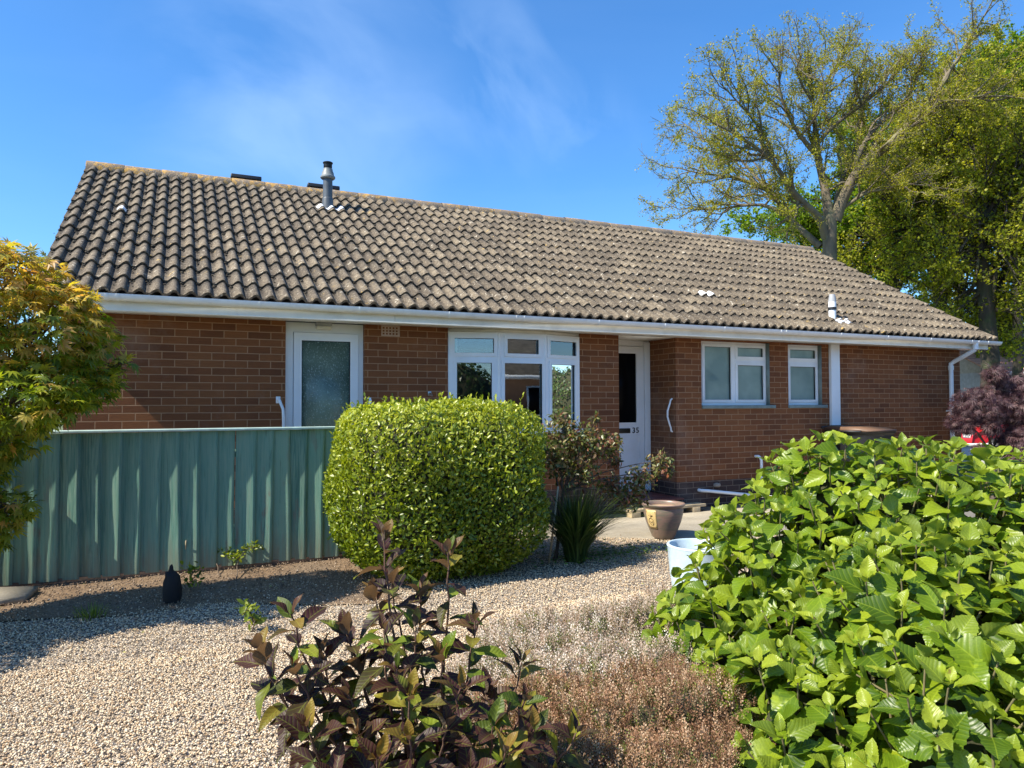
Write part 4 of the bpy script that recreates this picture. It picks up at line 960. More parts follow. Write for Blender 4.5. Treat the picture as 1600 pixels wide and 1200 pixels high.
# ------------------------------------------------------------ heathers
def spike_t(nn=13):
    v = []; f = []
    for i in range(nn):
        t = .12+.88*i/nn; a = i*2.4; r = .13*(1-.5*t); c = np.array([t, r*math.cos(a), r*math.sin(a)])
        s = .085; d = np.array([.7, math.cos(a)*.7, math.sin(a)*.7]); w = np.cross(d, [0, 1, .3]); w /= np.linalg.norm(w); b = len(v)
        v += [c-w*s*.5, c+d*s, c+w*s*.5, c-d*s*.5]; f.append((b, b+1, b+2, b+3))
    b = len(v); v += [np.array([-.9, -.012, 0]), np.array([1, -.006, 0]), np.array([1, .006, 0]), np.array([-.9, .012, 0])]; f.append((b, b+1, b+2, b+3))
    return np.array(v), np.array(f)
SPK = spike_t()
def heather(name, blobs, n, m1, m2, label, frac, size=(.055, .035)):
    g = np.random.default_rng(len(name)); bl = list(blobs)
    blobs = [(*b[:5], b[5]*.82) for b in blobs]; bl = list(blobs)
    for b in blobs:
        for _ in range(9):
            a = g.random()*6.28; e = g.uniform(.15, 1.2); r = g.uniform(.07, .13); bl.append((b[0]+b[3]*math.cos(a)*math.cos(e)*.93, b[1]+b[4]*math.sin(a)*math.cos(e)*.93, b[2]+b[5]*math.sin(e)*.93, r, r, r*.8))
    blobs = bl
    h = empty(name, (blobs[0][0], blobs[0][1], 0), label, 'heather')
    p, nn = ellip_points(blobs, n, (.80, 1.05), .02, .9)
    for (q, mm, nm) in ((rng.random(n) < frac, m1, 'flower_spikes'), (None, m2, 'foliage')):
        if q is None: q = ~qq
        qq = q; a = p[q]; k = len(a); x = unit(nn[q]*.45+np.array([0, 0, .85])+rng.normal(size=(k, 3))*.38)
        off = 0 if nm == 'flower_spikes' else -.02
        scatter(nm, SPK, a+[0, 0, off], x, rng.normal(size=(k, 3)), size[0]+size[1]*rng.random(k), mm, h, False)
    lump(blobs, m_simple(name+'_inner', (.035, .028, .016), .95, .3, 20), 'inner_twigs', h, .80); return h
def gb(x, y, z, rx, ry, rz): q = PZ(x, y, z); return (q[0], q[1], z, rx, ry, rz)
WH = m_leaf('faded_white_heather_flower', [(0, (.22, .13, .085)), (.4, (.42, .31, .24)), (.8, (.60, .51, .44)), (1, (.74, .68, .62))], .2, .8)
RU = m_leaf('russet_heather_flower', [(0, (.13, .060, .032)), (.4, (.27, .14, .075)), (.75, (.40, .25, .15)), (1, (.58, .44, .30))], .2, .8)
GRN = m_leaf('heather_leaf', [(0, (.05, .07, .018)), (.6, (.10, .14, .025)), (1, (.20, .24, .04))], .2, .6)
heather('pale_heather', [gb(950, 1030, .06, .50, .34, .22), gb(840, 1050, .05, .34, .30, .20), gb(1060, 1010, .05, .30, .30, .22), gb(770, 1090, .04, .25, .25, .16), gb(930, 1110, .08, .30, .2, .20), gb(860, 1120, .08, .22, .2, .18), gb(1010, 1095, .08, .25, .2, .2)], 10500, WH, GRN,
        'low mound of heather with faded white flower spikes beside the gravel', .74)
heather('russet_heather', [gb(960, 1170, .06, .42, .30, .27), gb(1050, 1170, .06, .30, .30, .25), gb(830, 1190, .05, .28, .25, .22), gb(980, 1290, .06, .36, .30, .26), gb(880, 1300, .05, .3, .3, .22)], 11000, RU, GRN,
        'low mound of heather with russet brown dead flower heads in the bottom foreground', .78, (.045, .035))

# ------------------------------------------------------------ rose, grass clump and small plants
def tuft(name, c, n, L, spread, m, label, cat, w=.012, seg=5):
    V = []; Fq = []; k = 0; R = []
    for i in range(n):
        a = rng.random()*6.28; l = L*rng.uniform(.6, 1.1); s = spread*rng.uniform(.15, 1); r = rng.random(); b = np.array([c[0]+math.cos(a)*.10*rng.random(), c[1]+math.sin(a)*.10*rng.random(), c[2]]); sd = np.array([-math.sin(a), math.cos(a), 0])
        for j in range(seg+1):
            t = j/seg; p = b+np.array([math.cos(a), math.sin(a), 0])*s*l*t**1.6+np.array([0, 0, l*(t-.42*s*t**2.4)]); ww = w*(1-t**2.2)*.5+.0006
            V += [p-sd*ww, p+sd*ww]; R += [r, r]
        for j in range(seg): q = k+2*j; Fq.append((q, q+1, q+3, q+2))
        k += 2*(seg+1)
    o = npmesh(name, V, np.array(Fq), m, None, True, {'rnd': R, 'a2': np.zeros(len(R)), 'lx': np.zeros(len(R)), 'ly': np.zeros(len(R))}, loc=c); return tag(o, label, cat)
GRD = m_leaf('dark_strap_leaf', [(0, (.022, .045, .010)), (.6, (.050, .090, .018)), (1, (.13, .17, .04))], .25, .4)
tuft('grass_clump', PZ(900, 876), 620, .74, .95, GRD, 'dark green strap-leaved clump under the rose, right of the clipped hedge', 'plant', .013)
rose = empty('rose_bush', tuple(PZ(866, 876)), 'leggy rose bush with dull green and dark red leaves in front of the brick pier', 'shrub')
RB = []
for (x, y, d, r) in ((878, 682, 6.7, .22), (915, 690, 6.7, .20), (945, 695, 6.7, .16), (900, 735, 6.7, .20), (865, 720, 6.6, .17), (930, 655, 6.7, .05), (875, 655, 6.7, .10), (955, 760, 6.9, .14), (1000, 748, 7.0, .15), (1030, 722, 7.0, .13), (985, 775, 6.9, .16), (960, 720, 6.8, .07), (963, 690, 6.8, .06), (1045, 735, 7.0, .06)):
    RB.append((*P(x, y, d), r, r, r*.8))
p, nn = ellip_points(RB, 3600, (.15, 1.15), .05, .2); n = len(p)
ROSE = m_leaf('rose_leaf', [(0, (.045, .065, .018)), (.35, (.085, .11, .028)), (.6, (.16, .17, .05)), (.8, (.28, .24, .11)), (1, (.13, .05, .03))], .25, .38, young=[(0, (.13, .022, .018)), (1, (.25, .09, .04))], spec=.5)
a2 = ((p[:, 0] > P(930, 690, 6.7)[0])*(rng.random(n) < .28) + (rng.random(n) < .10)).clip(0, 1)*rng.random(n)**.5
scatter('foliage', LEAF_SMALL, p, unit(rng.normal(size=(n, 3))+[0, 0, -.4]), unit(rng.normal(size=(n, 3))*.7+[0, 0, .8]), .032+.026*rng.random(n), ROSE, rose, True, .8+.4*rng.random(n), a2*1.0)
tb = Tubes(); rb = PZ(866, 876); fk = P(880, 770, 6.6)
tb.add(curve(rb, fk, (.02, 0, 0), 8, .006), np.linspace(.016, .012, 8), 7); tb.add(curve(rb+[.05, .05, 0], P(868, 740, 6.6), (.02, 0, 0), 8, .006), np.linspace(.012, .008, 8), 7)
for b in RB:
    c = np.array(b[:3]); tb.add(curve(fk, c, (0, 0, .05), 8, .012), np.linspace(.008, .003, 8), 5)
    for i in range(12): tb.add(curve(c, c+sph(1)[0]*b[3]*1.1, (0, 0, .01), 4, .006), [.003, .0025, .002, .0012], 4)
tb.build('stems', TWIG, rose)
tb2 = MB(); tb2.tube([tuple(PZ(858, 880)), tuple(P(872, 760, 6.45))], .009, 6); tag(tb2.build('garden_cane', TIMBER), 'thin leaning cane propping the rose beside the clipped hedge', 'cane')
GC = m_leaf('ground_cover_leaf', [(0, (.035, .075, .010)), (.6, (.075, .14, .016)), (1, (.14, .21, .03))], .3, .45)
n = 900; c = PZ(935, 868); q = rng.normal(size=(n, 2))*[.36, .17]; pp = np.c_[c[0]+q[:, 0], c[1]+q[:, 1]-.05, .01+.06*rng.random(n)]
tag(scatter('ground_cover', LEAF_SMALL, pp, frame_from(np.tile([0, 0, 1.], (n, 1)), n), np.tile([0, 0, 1.], (n, 1))+rng.normal(size=(n, 3))*.5, .02+.02*rng.random(n), GC), 'low green ground cover at the foot of the rose and grass clump', 'ground cover', kind='stuff')
def sapling(name, base, top, n, r, m, label, cat, size=.03, h0=.3, br=7):
    o = empty(name, tuple(base), label, cat); tb = Tubes(); base, top = np.array(base), np.array(top); tb.add(curve(base, top, (.01, 0, 0), 8, .005), np.linspace(.006, .002, 8), 6); LP = []
    for i in range(br):
        t = rng.uniform(h0, 1); b = base+(top-base)*t; e = b+sph(1)[0]*[r, r, r*.4]+[0, 0, r*.45]; pts = curve(b, e, (0, 0, .02), 6); tb.add(pts, np.linspace(.0032, .001, 6), 4)
        for j in range(n//br): LP.append(pts[rng.integers(1, 6)]+rng.normal(size=3)*.018)
    LP = np.array(LP); k = len(LP); scatter('foliage', LEAF_SMALL, LP, unit(rng.normal(size=(k, 3))+[0, 0, .3]), unit(rng.normal(size=(k, 3))*.6+[0, 0, .8]), size*(.6+.8*rng.random(k)), m, o, True)
    tb.build('stem', TWIG, o); return o
YG = m_leaf('fresh_leaf', [(0, (.05, .09, .010)), (.5, (.12, .17, .016)), (1, (.30, .33, .04))], .35, .42, spec=.45)
sapling('sapling', PZ(368, 909), P(374, 838, 6.75), 640, .19, YG, 'small twiggy sapling with yellow green leaves growing below the fence', 'sapling', .034, .35, 16)
sapling('weed', PZ(298, 922), PZ(298, 922)+[0, 0, .13], 60, .10, YG, 'small leafy weed growing beside the black ornament', 'weed', .045, .1, 8)
sapling('weed', PZ(395, 985), PZ(395, 985)+[0, 0, .10], 46, .09, YG, 'low bright green weed in the gravel behind the purple shrub', 'weed', .055, .1, 7)
sapling('climber', PZ(345, 903)+[0, .05, 0], P(325, 850, 6.6), 24, .07, GC, 'thin climbing stem with dark leaves against the fence left of the sapling', 'plant', .06, .6, 4)
tuft('grass_tuft', PZ(143, 965), 60, .10, .8, YG, 'tiny grass tuft at the edge of the gravel below the fence', 'grass tuft', .005)
mb = MB(); b = PZ(288, 893); mb.tube([(b[0], b[1]+.05, 0.01), (b[0]+.01, 6.69, .27)], .005, 6); tag(mb.build('dry_stick', TIMBER), 'dry pale stick leaning against the teal fence boards', 'stick')
oc = PZ(269, 940); mb = MB(); mb.lathe([(.0, 0), (.066, .0), (.074, .04), (.075, .10), (.070, .16), (.058, .205), (.040, .235), (.022, .252), (.016, .275), (.010, .29), (0, .292)], (0, 0, 0), 24)
v = np.concatenate(mb.v); v = v*(1+.05*np.sin(v[:, [2]]*45+v[:, [0]]*60)); v[:, 0] += np.where(v[:, 2] > .22, -.012, 0); mb.v = [v*[.86, .86, .88]+oc]
tag(mb.build('garden_ornament', m_simple('matt_black_stone', (.006, .006, .007), .8, .2, bmp=.4), smooth='auto'), 'small black upright pointed ornament on the soil below the fence', 'ornament')
a, b_, c_, d_ = PZ(-60, 955), PZ(38, 941), PZ(60, 925), PZ(-60, 928); mb = MB(); mb.prism([(a[0], a[1]), (b_[0], b_[1]), (c_[0], c_[1]), (d_[0], d_[1])], 2, 0, .045)
tag(mb.build('paving_slab', CONC), 'single pale concrete slab lying on the soil at the left end of the fence', 'slab')

# ------------------------------------------------------------ pots
def m_glaze():
    m, n, b = mat('purple_brown_glaze'); v = coords(n, (1, 1, 5)); sx = N(n, 'ShaderNodeSeparateXYZ'); n.links.new(N(n, 'ShaderNodeNewGeometry').outputs['Position'], sx.inputs[0])
    c = ramp(n, noise(n, v, 4.5, 5, .6, .8), [(.3, (.15, .115, .085)), (.46, (.24, .155, .125)), (.56, (.16, .135, .10)), (.8, (.12, .125, .09))])
    c = mixc(n, mrange(n, sx.outputs[2], .20, .0, 0, .6), c, (.20, .15, .10)); n.links.new(c, b.inputs['Base Color']); b.inputs['Roughness'].default_value = .38; bump(n, b, noise(n, v, 30, 4), .12, .004); return m
PC = np.array([4.64, 6.30, .006]); pot = empty('glazed_pot', tuple(PC), 'purple brown glazed plant pot with a cream fruit plaque standing on the gravel', 'pot')
prf = [(.0, 0), (.112, 0), (.118, .01), (.152, .09), (.183, .17), (.202, .245), (.206, .29), (.202, .312), (.214, .325), (.226, .340), (.228, .350), (.220, .357), (.200, .352), (.190, .335), (.192, .30)]
mb = MB(); mb.lathe(prf, PC, 56); mb.build('pot_body', m_glaze(), pot, smooth='auto')
mb = MB(); mb.lathe([(0, .318), (.10, .322), (.191, .312)], PC, 32); mb.build('potting_soil', m_simple('dry_sandy_compost', (.42, .30, .17), .95, .2, 20, bmp=.6), pot)
def rad(z): return np.interp(z, [q[1] for q in prf[1:7]], [q[0] for q in prf[1:7]])
A0 = math.radians(-166)
def on_pot(u, z, off): a = A0+u/.19; r = rad(z)+off; return (PC[0]+r*math.cos(a), PC[1]+r*math.sin(a), PC[2]+z)
V = [on_pot(-.062+.124*i/8, .105+.195*j/8-.0, .004) for j in range(9) for i in range(9)]
pq = npmesh('plaque', V, np.array([(j*9+i, j*9+i+1, (j+1)*9+i+1, (j+1)*9+i) for j in range(8) for i in range(8)]), m_simple('cream_plaque', (.62, .46, .20), .5, .1, 20), pot, True); pq.modifiers.new('t', 'SOLIDIFY').thickness = .004
INK = m_simple('brown_line', (.09, .05, .02), .6); mb = MB()
loop = lambda pts: mb.tube([on_pot(u, z, .0065) for u, z in pts], .0018, 5)
loop([(-.052, .118), (.052, .118), (.052, .288), (-.052, .288), (-.052, .118)])
loop([(.030*math.cos(t)*(1+.12*math.sin(t)), .185+.036*math.sin(t)-.008*abs(math.cos(t/2))) for t in np.linspace(-1.2, 4.6, 22)])
loop([(0, .222), (.003, .245), (-.002, .262)]); loop([(.0, .235), (.016, .248), (.024, .246), (.014, .234), (0, .232)]); loop([(-.018, .185), (-.006, .172), (.008, .172), (.016, .185)]); loop([(-.016, .235), (-.02, .25)])
mb.build('fruit_drawing', INK, pq)
q = P(1094, 859, 5.15); BC = np.array([q[0], q[1], .002]); pl = empty('round_planter', tuple(BC), 'pale blue cylindrical planter half hidden behind the hydrangea', 'planter')
mb = MB(); mb.lathe([(0, 0), (.178, 0), (.185, .015), (.212, .20), (.228, .385), (.233, .397), (.228, .405), (.214, .405), (.208, .395), (.200, .20)], BC, 48)
mb.build('planter_body', m_simple('pale_blue_glaze', (.50, .62, .68), .4, .07, 20, bmp=.1), pl, smooth='auto')
mb = MB(); mb.lathe([(0, .33), (.205, .33)], BC, 32); mb.build('potting_soil', m_simple('dark_compost', (.025, .022, .02), .95), pl)

# ------------------------------------------------------------ bins against the wall
def PY(x, y, Y):
    v = fw+(x-800)/F*r2+(600-y)/F*u2; v = v*Y/v[1]; return np.array([v[0], v[1], v[2]+H])
BODY = m_simple('dark_bin_plastic', (.018, .020, .022), .45)
def bin_(x, y, lidm, label, rz=0):
    o = empty('wheelie_bin', (x, y, .012), label, 'bin'); mb = MB()
    v = [];
    for z, hx, y0, y1 in ((.0, .22, -.24, .20), (.10, .23, -.27, .24), (.93, .285, -.33, .33), (.97, .29, -.34, .34), (.97, .30, -.35, .35), (1.0, .30, -.35, .35)):
        v += [(x-hx, y+y0, z+.012), (x+hx, y+y0, z+.012), (x+hx, y+y1, z+.012), (x-hx, y+y1, z+.012)]
    f = [[3, 2, 1, 0]]+[[k*4+i, k*4+(i+1) % 4, k*4+4+(i+1) % 4, k*4+4+i] for k in range(5) for i in range(4)]; mb.add(v, f); mb.build('bin_body', BODY, o)
    mb = MB(); mb.prism([(y-.37, 1.005), (y-.36, 1.03), (y-.15, 1.055), (y+.25, 1.075), (y+.34, 1.05), (y+.35, 1.005)], 0, x-.305, x+.305); ld = mb.build('lid', lidm, o)
    mb = MB(); mb.tube([(x-.33, y+.37, 1.05), (x-.1, y+.40, 1.06), (x+.1, y+.40, 1.06), (x+.33, y+.37, 1.05)], .018, 8); mb.tube([(x-.33, y+.30, 1.0), (x-.33, y-.30, 1.01)], .014, 8); mb.build('handle', BLK, o)
    for s in (-1, 1): mb = MB(); mb.prism([(y+.26+.10*math.cos(t), .11+.10*math.sin(t)) for t in np.linspace(0, 6.28, 17)[:-1]], 0, x+s*.25-.03, x+s*.25+.03); mb.build('wheel', BLK, o)
    return o
bin_(8.88, 7.40, m_simple('brown_bin_lid', (.15, .085, .05), .5, .1), 'brown lidded wheelie bin under the white cover strip on the brick wall')

# ------------------------------------------------------------ trees
def m_tree_leaf(nm, st, tr=.5): return m_leaf(nm, st, tr, .5, spec=.3, tcol=(1, .95, .35))
def grow(name, base, limbs, lmat, bark, label, leaf_n=20, size=(.07, .05), r0=.35, sub=.42, L1=(1.2, 2.6), spread=.6, leafprob=1.0, seed=3, gdens=1.0, rk=1.0):
    """limbs: list of (points, start radius, end radius, leafiness)"""
    global rng; keep_rng = rng; rng = np.random.default_rng(seed)
    o = empty(name, tuple(base), label, 'tree', ); tb = Tubes(); LP = []; ctr = np.mean([np.array(l[0][0]) for l in limbs], axis=0)
    for pts, ra, rb, lf in limbs:
        pts = np.array(pts, float); n = len(pts); seg = np.linalg.norm(np.diff(pts, axis=0), axis=1); cum = np.r_[0, np.cumsum(seg)]; tot = cum[-1]; m = max(6, int(tot/.35)); ss = np.linspace(0, tot, m)
        q = np.stack([np.interp(ss, cum, pts[:, c]) for c in range(3)], 1); q[1:-1] += rng.normal(size=(m-2, 3))*.035
        for _ in range(2): q[1:-1] = (q[:-2]+2*q[1:-1]+q[2:])/4
        tb.add(q, (rb+(ra-rb)*np.linspace(1, 0, m)**1.15)*(.82 if lf else 1), 10 if ra > .1 else 7)
        if lf <= 0: continue
        k = int(tot/sub)
        for i in range(k):
            t = .18+.82*(i+rng.random())/k; s = t*tot; b = np.array([np.interp(s, ss, q[:, c]) for c in range(3)]); b2 = np.array([np.interp(min(s+.3, tot), ss, q[:, c]) for c in range(3)])
            tg = unit(b2-b+1e-6); rad_ = unit(b-ctr); d = unit(tg*.55+rad_*.45+rng.normal(size=3)*spread+[0, 0, .18]); L = rng.uniform(*L1)*(1.1-.45*t)
            if t > .97: d = tg
            c1 = curve(b, b+d*L, rng.normal(size=3)*L*.08+[0, 0, -.04*L], 7, .02*L); rr = max(.016, ra*(1-t)*.4+rb*.8)*rk; tb.add(c1, np.linspace(min(rr, .05), .009, 7), 5)
            g = int(L/.20*gdens)
            for j in range(g):
                tt = .2+.8*(j+rng.random())/g; ii = tt*6; i0 = int(min(ii, 5)); bb = c1[i0]+(c1[i0+1]-c1[i0])*(ii-i0); d2 = unit(unit(c1[i0+1]-c1[i0])*.6+rng.normal(size=3)*.62+[0, 0, .12]); l2 = rng.uniform(.35, .95)*(1.15-.5*tt)
                c2 = curve(bb, bb+d2*l2, rng.normal(size=3)*.05, 5, .012); tb.add(c2, [.009, .008, .007, .006, .005], 4)
                if rng.random() < leafprob*lf:
                    kk = rng.poisson(leaf_n*lf*l2/.6); 
                    if kk: LP.append(c2[rng.integers(1, 5, kk)]+rng.normal(size=(kk, 3))*.07)
                for u in range(2):
                    e0 = c2[rng.integers(1, 4)]; tb.add([e0, e0+unit(d2+rng.normal(size=3)*.8)*rng.uniform(.15, .4)], [.006, .004], 3)
    tb.build('trunk', bark, o); LP = np.concatenate(LP); n = len(LP)
    scatter('crown', OVAL, LP, sph(n), sph(n)*.9+[0, 0, .6], size[0]+size[1]*rng.random(n), lmat, o, False, .7+.6*rng.random(n)); rng = keep_rng; return o
OAKB = m_bark('pale_oak_bark', (.075, .058, .038), (.21, .17, .115), (.19, .19, .09), 4); DKB = m_bark('shaded_ivy_bark', (.022, .017, .012), (.06, .048, .032), (.04, .055, .018), 4)  # dark bark has the shade of the foliage put into its colour
D1 = 24.0
def L1_(px, d0=0.0, d1=0.0):
    k = len(px); return [P(x, y, D1+d0+(d1-d0)*i/(k-1)) for i, (x, y) in enumerate(px)]
g0 = P(1300, 640, D1); g0[2] = 0
limbs = [([g0, P(1300, 560, D1), P(1297, 405, D1), P(1297, 337, D1)], .32, .21, 0),
 (L1_([(1290, 372), (1285, 337), (1259, 322), (1232, 296), (1210, 247), (1176, 225), (1142, 205), (1110, 190)], 0, -2), .17, .03, .75),
 (L1_([(1210, 247), (1190, 200), (1150, 160), (1125, 130)], -.8, -1.5), .07, .02, .75),
 (L1_([(1282, 385), (1255, 360), (1225, 337), (1217, 311), (1195, 292), (1150, 277), (1105, 274), (1060, 262)], .2, 2.2), .15, .025, .6),
 (L1_([(1222, 335), (1210, 322), (1180, 315), (1150, 322), (1112, 330), (1070, 325)], .6, 1.6), .09, .02, .75),
 (L1_([(1195, 292), (1150, 240), (1100, 215), (1065, 190)], 1, 3), .07, .02, .6),
 (L1_([(1297, 345), (1289, 289), (1274, 240), (1274, 180), (1270, 150), (1265, 104)], 0, .5), .21, .025, .75),
 (L1_([(1274, 240), (1240, 199), (1225, 165), (1212, 118), (1222, 100)], 0, -1), .11, .02, .7),
 (L1_([(1274, 229), (1300, 195), (1337, 172), (1375, 142), (1402, 112), (1412, 98)], .2, 1.2), .10, .02, .7),
 (L1_([(1272, 180), (1292, 130), (1308, 100), (1312, 85)], .2, 1.8), .08, .02, .7),
 (L1_([(1270, 160), (1245, 120), (1240, 100), (1252, 88)], .2, -.8), .06, .02, .6),
 (L1_([(1305, 345), (1322, 300), (1345, 255), (1379, 236), (1412, 202), (1450, 176), (1476, 124), (1502, 90), (1525, 40), (1545, 12)], 0, -1.5), .24, .02, .7),
 (L1_([(1337, 262), (1349, 217), (1390, 180), (1424, 146), (1439, 110), (1443, 95)], 0, 1.5), .12, .02, .7),
 (L1_([(1450, 180), (1490, 160), (1525, 150), (1570, 146), (1600, 150)], -.5, -1.5), .10, .02, .8),
 (L1_([(1300, 345), (1315, 277), (1337, 235), (1350, 180), (1352, 120)], 0, 2.5), .13, .02, .6),
 (L1_([(1310, 330), (1350, 300), (1400, 285), (1450, 290)], 0, -1), .09, .02, .8)]
OAKL = m_tree_leaf('spring_oak_leaf', [(0, (.13, .14, .016)), (.4, (.24, .25, .024)), (.75, (.34, .34, .036)), (1, (.44, .38, .05))])
grow('oak_tree', g0, limbs, OAKL, OAKB, 'spreading oak with bare pale limbs and sparse spring leaves behind the right roof end', 80, (.042, .042), seed=5, sub=.25, gdens=1.2, L1=(1.1, 2.4))
def auto_limbs(base, trunk, targets, r0, lf=1.0, seed=1):
    g = np.random.default_rng(seed); tr = np.array(trunk, float); out = [(tr, r0, r0*.55, 0)]; seg = np.linalg.norm(np.diff(tr, axis=0), axis=1); cum = np.r_[0, np.cumsum(seg)]
    for T_ in targets:
        s = cum[-1]*g.uniform(.45, 1); b = np.array([np.interp(s, cum, tr[:, c]) for c in range(3)]); m = b+(T_-b)*.45+[0, 0, .25*np.linalg.norm(T_-b)*.3]; 
        t = np.linspace(0, 1, 7)[:, None]; q = (1-t)**2*b+2*t*(1-t)*m+t*t*T_; out.append((q, r0*.32, .02, lf))
    return out
def targets(blobs, n, seed, shell=(.35, 1)):
    g = np.random.default_rng(seed); o = []
    for (x, y, d, rx, ry, rz), k in blobs:
        c = P(x, y, d)
        for _ in range(k): v = g.normal(size=3); v /= np.linalg.norm(v); o.append(c+v*g.uniform(*shell)*np.array([rx, ry, rz]))
    return o
TL2 = m_tree_leaf('olive_green_leaf', [(0, (.11, .13, .010)), (.45, (.22, .25, .016)), (.8, (.32, .34, .024)), (1, (.43, .41, .04))])
TL3 = m_tree_leaf('bright_green_leaf', [(0, (.07, .13, .008)), (.5, (.14, .24, .012)), (1, (.25, .36, .022))])
b2 = P(1475, 640, 28); b2[2] = 0; t2 = [b2, P(1472, 500, 28), P(1468, 440, 28), P(1440, 390, 28), P(1432, 340, 28), P(1440, 280, 28)]
grow('broad_tree', b2, auto_limbs(b2, t2, targets([((1450, 250, 28, 3.2, 3, 3.0), 13), ((1400, 360, 27.5, 2.6, 2.5, 2.0), 8), ((1500, 150, 28, 2.8, 2.6, 2.2), 14)], 0, 4), .30, 1, 2), TL2, DKB, 'tall leafy tree with leaning dark trunk right of the sparse oak', 20, (.08, .07), seed=8, sub=.45, L1=(1.0, 2.2), rk=.7)
b3 = P(1548, 640, 25); b3[2] = 0; t3 = [b3, P(1548, 560, 25), P(1540, 470, 25), P(1530, 380, 25), P(1535, 300, 25)]
grow('ivy_clad_tree', b3, auto_limbs(b3, t3, targets([((1560, 300, 25, 3.4, 3, 2.6), 14), ((1570, 430, 25, 2.8, 2.4, 2.0), 12), ((1640, 200, 26, 3.4, 3, 3.4), 10), ((1480, 400, 25.5, 1.5, 2, 1.2), 5), ((1540, 190, 25.5, 2.2, 2.2, 1.8), 6), ((1590, 500, 25, 1.6, 2, .9), 6), ((1500, 480, 26, 1.3, 2, 1.0), 6)], 0, 6), .34, 1, 3), TL2, DKB, 'large dense tree with thick dark trunk beyond the end of the gutter', 21, (.08, .07), seed=12, sub=.45, L1=(1.0, 2.2), rk=.7)
b4 = P(1590, 640, 34); b4[2] = 0; t4 = [b4, P(1590, 400, 34), P(1585, 250, 34), P(1590, 150, 34)]
grow('bright_green_tree', b4, auto_limbs(b4, t4, targets([((1535, 120, 33, 1.8, 2, 1.6), 8), ((1580, 85, 34, 2.6, 3, 1.6), 16), ((1640, 150, 34, 3.4, 3, 3.4), 12)], 0, 9), .24, 1, 4), TL3, DKB, 'bright fresh green tree top at the upper right edge', 34, (.10, .09), seed=21, sub=.42, L1=(1.0, 2.0), rk=.7)
b5 = P(1395, 640, 33); b5[2] = 0; t5 = [b5, P(1395, 450, 33), P(1390, 330, 33), P(1392, 250, 33)]
grow('bright_green_tree', b5, auto_limbs(b5, t5, targets([((1385, 225, 33, 2.8, 3, 2.8), 20), ((1350, 370, 33, 3.2, 3, 2.0), 11), ((1215, 345, 33, 2.2, 2, .9), 7), ((1430, 430, 33, 3.0, 3, 2.0), 8), ((1250, 350, 34, 2.0, 2, 1.0), 5)], 0, 13), .36, 1, 5), TL3, DKB, 'bright green tree seen through the limbs of the sparse oak', 30, (.10, .08), seed=23, sub=.45, L1=(1.0, 2.0), rk=.7)
b6 = P(1500, 640, 38); b6[2] = 0; t6 = [b6, P(1500, 560, 38), P(1500, 450, 38)]
grow('distant_tree', b6, auto_limbs(b6, t6, targets([((1440, 480, 38, 3.6, 3, 2.0), 9), ((1540, 500, 38, 3.6, 3, 2.0), 9), ((1620, 450, 38, 4, 3, 3.2), 9)], 0, 17), .3, 1, 6), TL2, DKB, 'lower dark tree in the gaps beyond the roof end', 30, (.11, .09), seed=25, sub=.5, L1=(1.0, 2.0), rk=.7)

# purple cut-leaved acer by the downpipe
ac = empty('purple_acer', tuple(PZ(1548, 790)), 'dark purple cut-leaved acer in front of the downpipe at the right end of the house', 'tree')
AB = [(*P(x, y, d), r, r, r*.8) for x, y, d, r in ((1530, 635, 10.9, .36), (1500, 660, 10.9, .17), (1580, 615, 11.2, .34), (1555, 585, 11.0, .16), (1620, 640, 11, .5), (1590, 690, 10.8, .28), (1512, 668, 10.8, .11), (1550, 668, 10.7, .13), (1528, 700, 10.6, .07), (1610, 700, 10.7, .4), (1650, 590, 11.2, .4))]
p, nn = ellip_points(AB, 8200, (.35, 1.08), .1, .55); n = len(p)
ACM = m_leaf('purple_acer_leaf', [(0, (.030, .014, .020)), (.4, (.065, .030, .038)), (.75, (.13, .075, .08)), (1, (.24, .16, .15))], .25, .45, spec=.4, tcol=(1, .6, .6))
scatter('foliage', CUTLEAF, p, unit(nn*[1, 1, .3]+rng.normal(size=(n, 3))*.6+[0, 0, -.3]), unit(nn*.4+[0, 0, .8]+rng.normal(size=(n, 3))*.4), .06+.05*rng.random(n), ACM, ac, True)
tb = Tubes(); ab_ = PZ(1548, 790); fk = P(1549, 712, 10.9); tb.add(curve(ab_, fk, (.04, 0, 0), 7), np.linspace(.05, .035, 7), 8)
for b in AB:
    c = np.array(b[:3]); tb.add(curve(fk, c, (0, 0, .1), 8, .02), np.linspace(.02, .006, 8), 6)
    for i in range(12): tb.add(curve(c, c+sph(1)[0]*b[3], (0, 0, .03), 4, .01), [.006, .005, .003, .002], 4)
tb.build('trunk', TWIG, ac)

# ------------------------------------------------------------ beyond the house: low wall, red car, neighbouring bungalows
u_ = np.array([r2[0], r2[1], 0]); u_ /= np.linalg.norm(u_); RZ_ = math.atan2(u_[1], u_[0])
def local(o_, ang): c, s = math.cos(ang), math.sin(ang); return lambda v: np.array(v) @ np.array([[c, s, 0], [-s, c, 0], [0, 0, 1]]) + np.array(o_)
def place(mb, T): mb.v = [T(v) for v in mb.v]; return mb
wc = P(1600, 700, 15.2); wc[2] = 0
mb = MB(); mb.box(-1.9, 2.6, -.08, .08, 0, .50); mb.box(-1.93, 2.63, -.11, .11, .50, .55, .01)
tag(place(mb, local(wc, RZ_)).build('garden_wall', m_simple('white_render', (.72, .70, .66), .8, .06, 3, dirt=((.4, .38, .3), .3))), 'low white rendered garden wall in front of the red car', 'wall')
cc = P(1590, 700, 17.2); cc[2] = 0; Tc = local(cc, RZ_)
car = empty('red_car', tuple(cc), 'bright red car parked behind the low white wall, mostly hidden by the purple acer', 'car')
RED = m_simple('red_car_paint', (.55, .012, .020), .25, .03, 3, spec=.6)
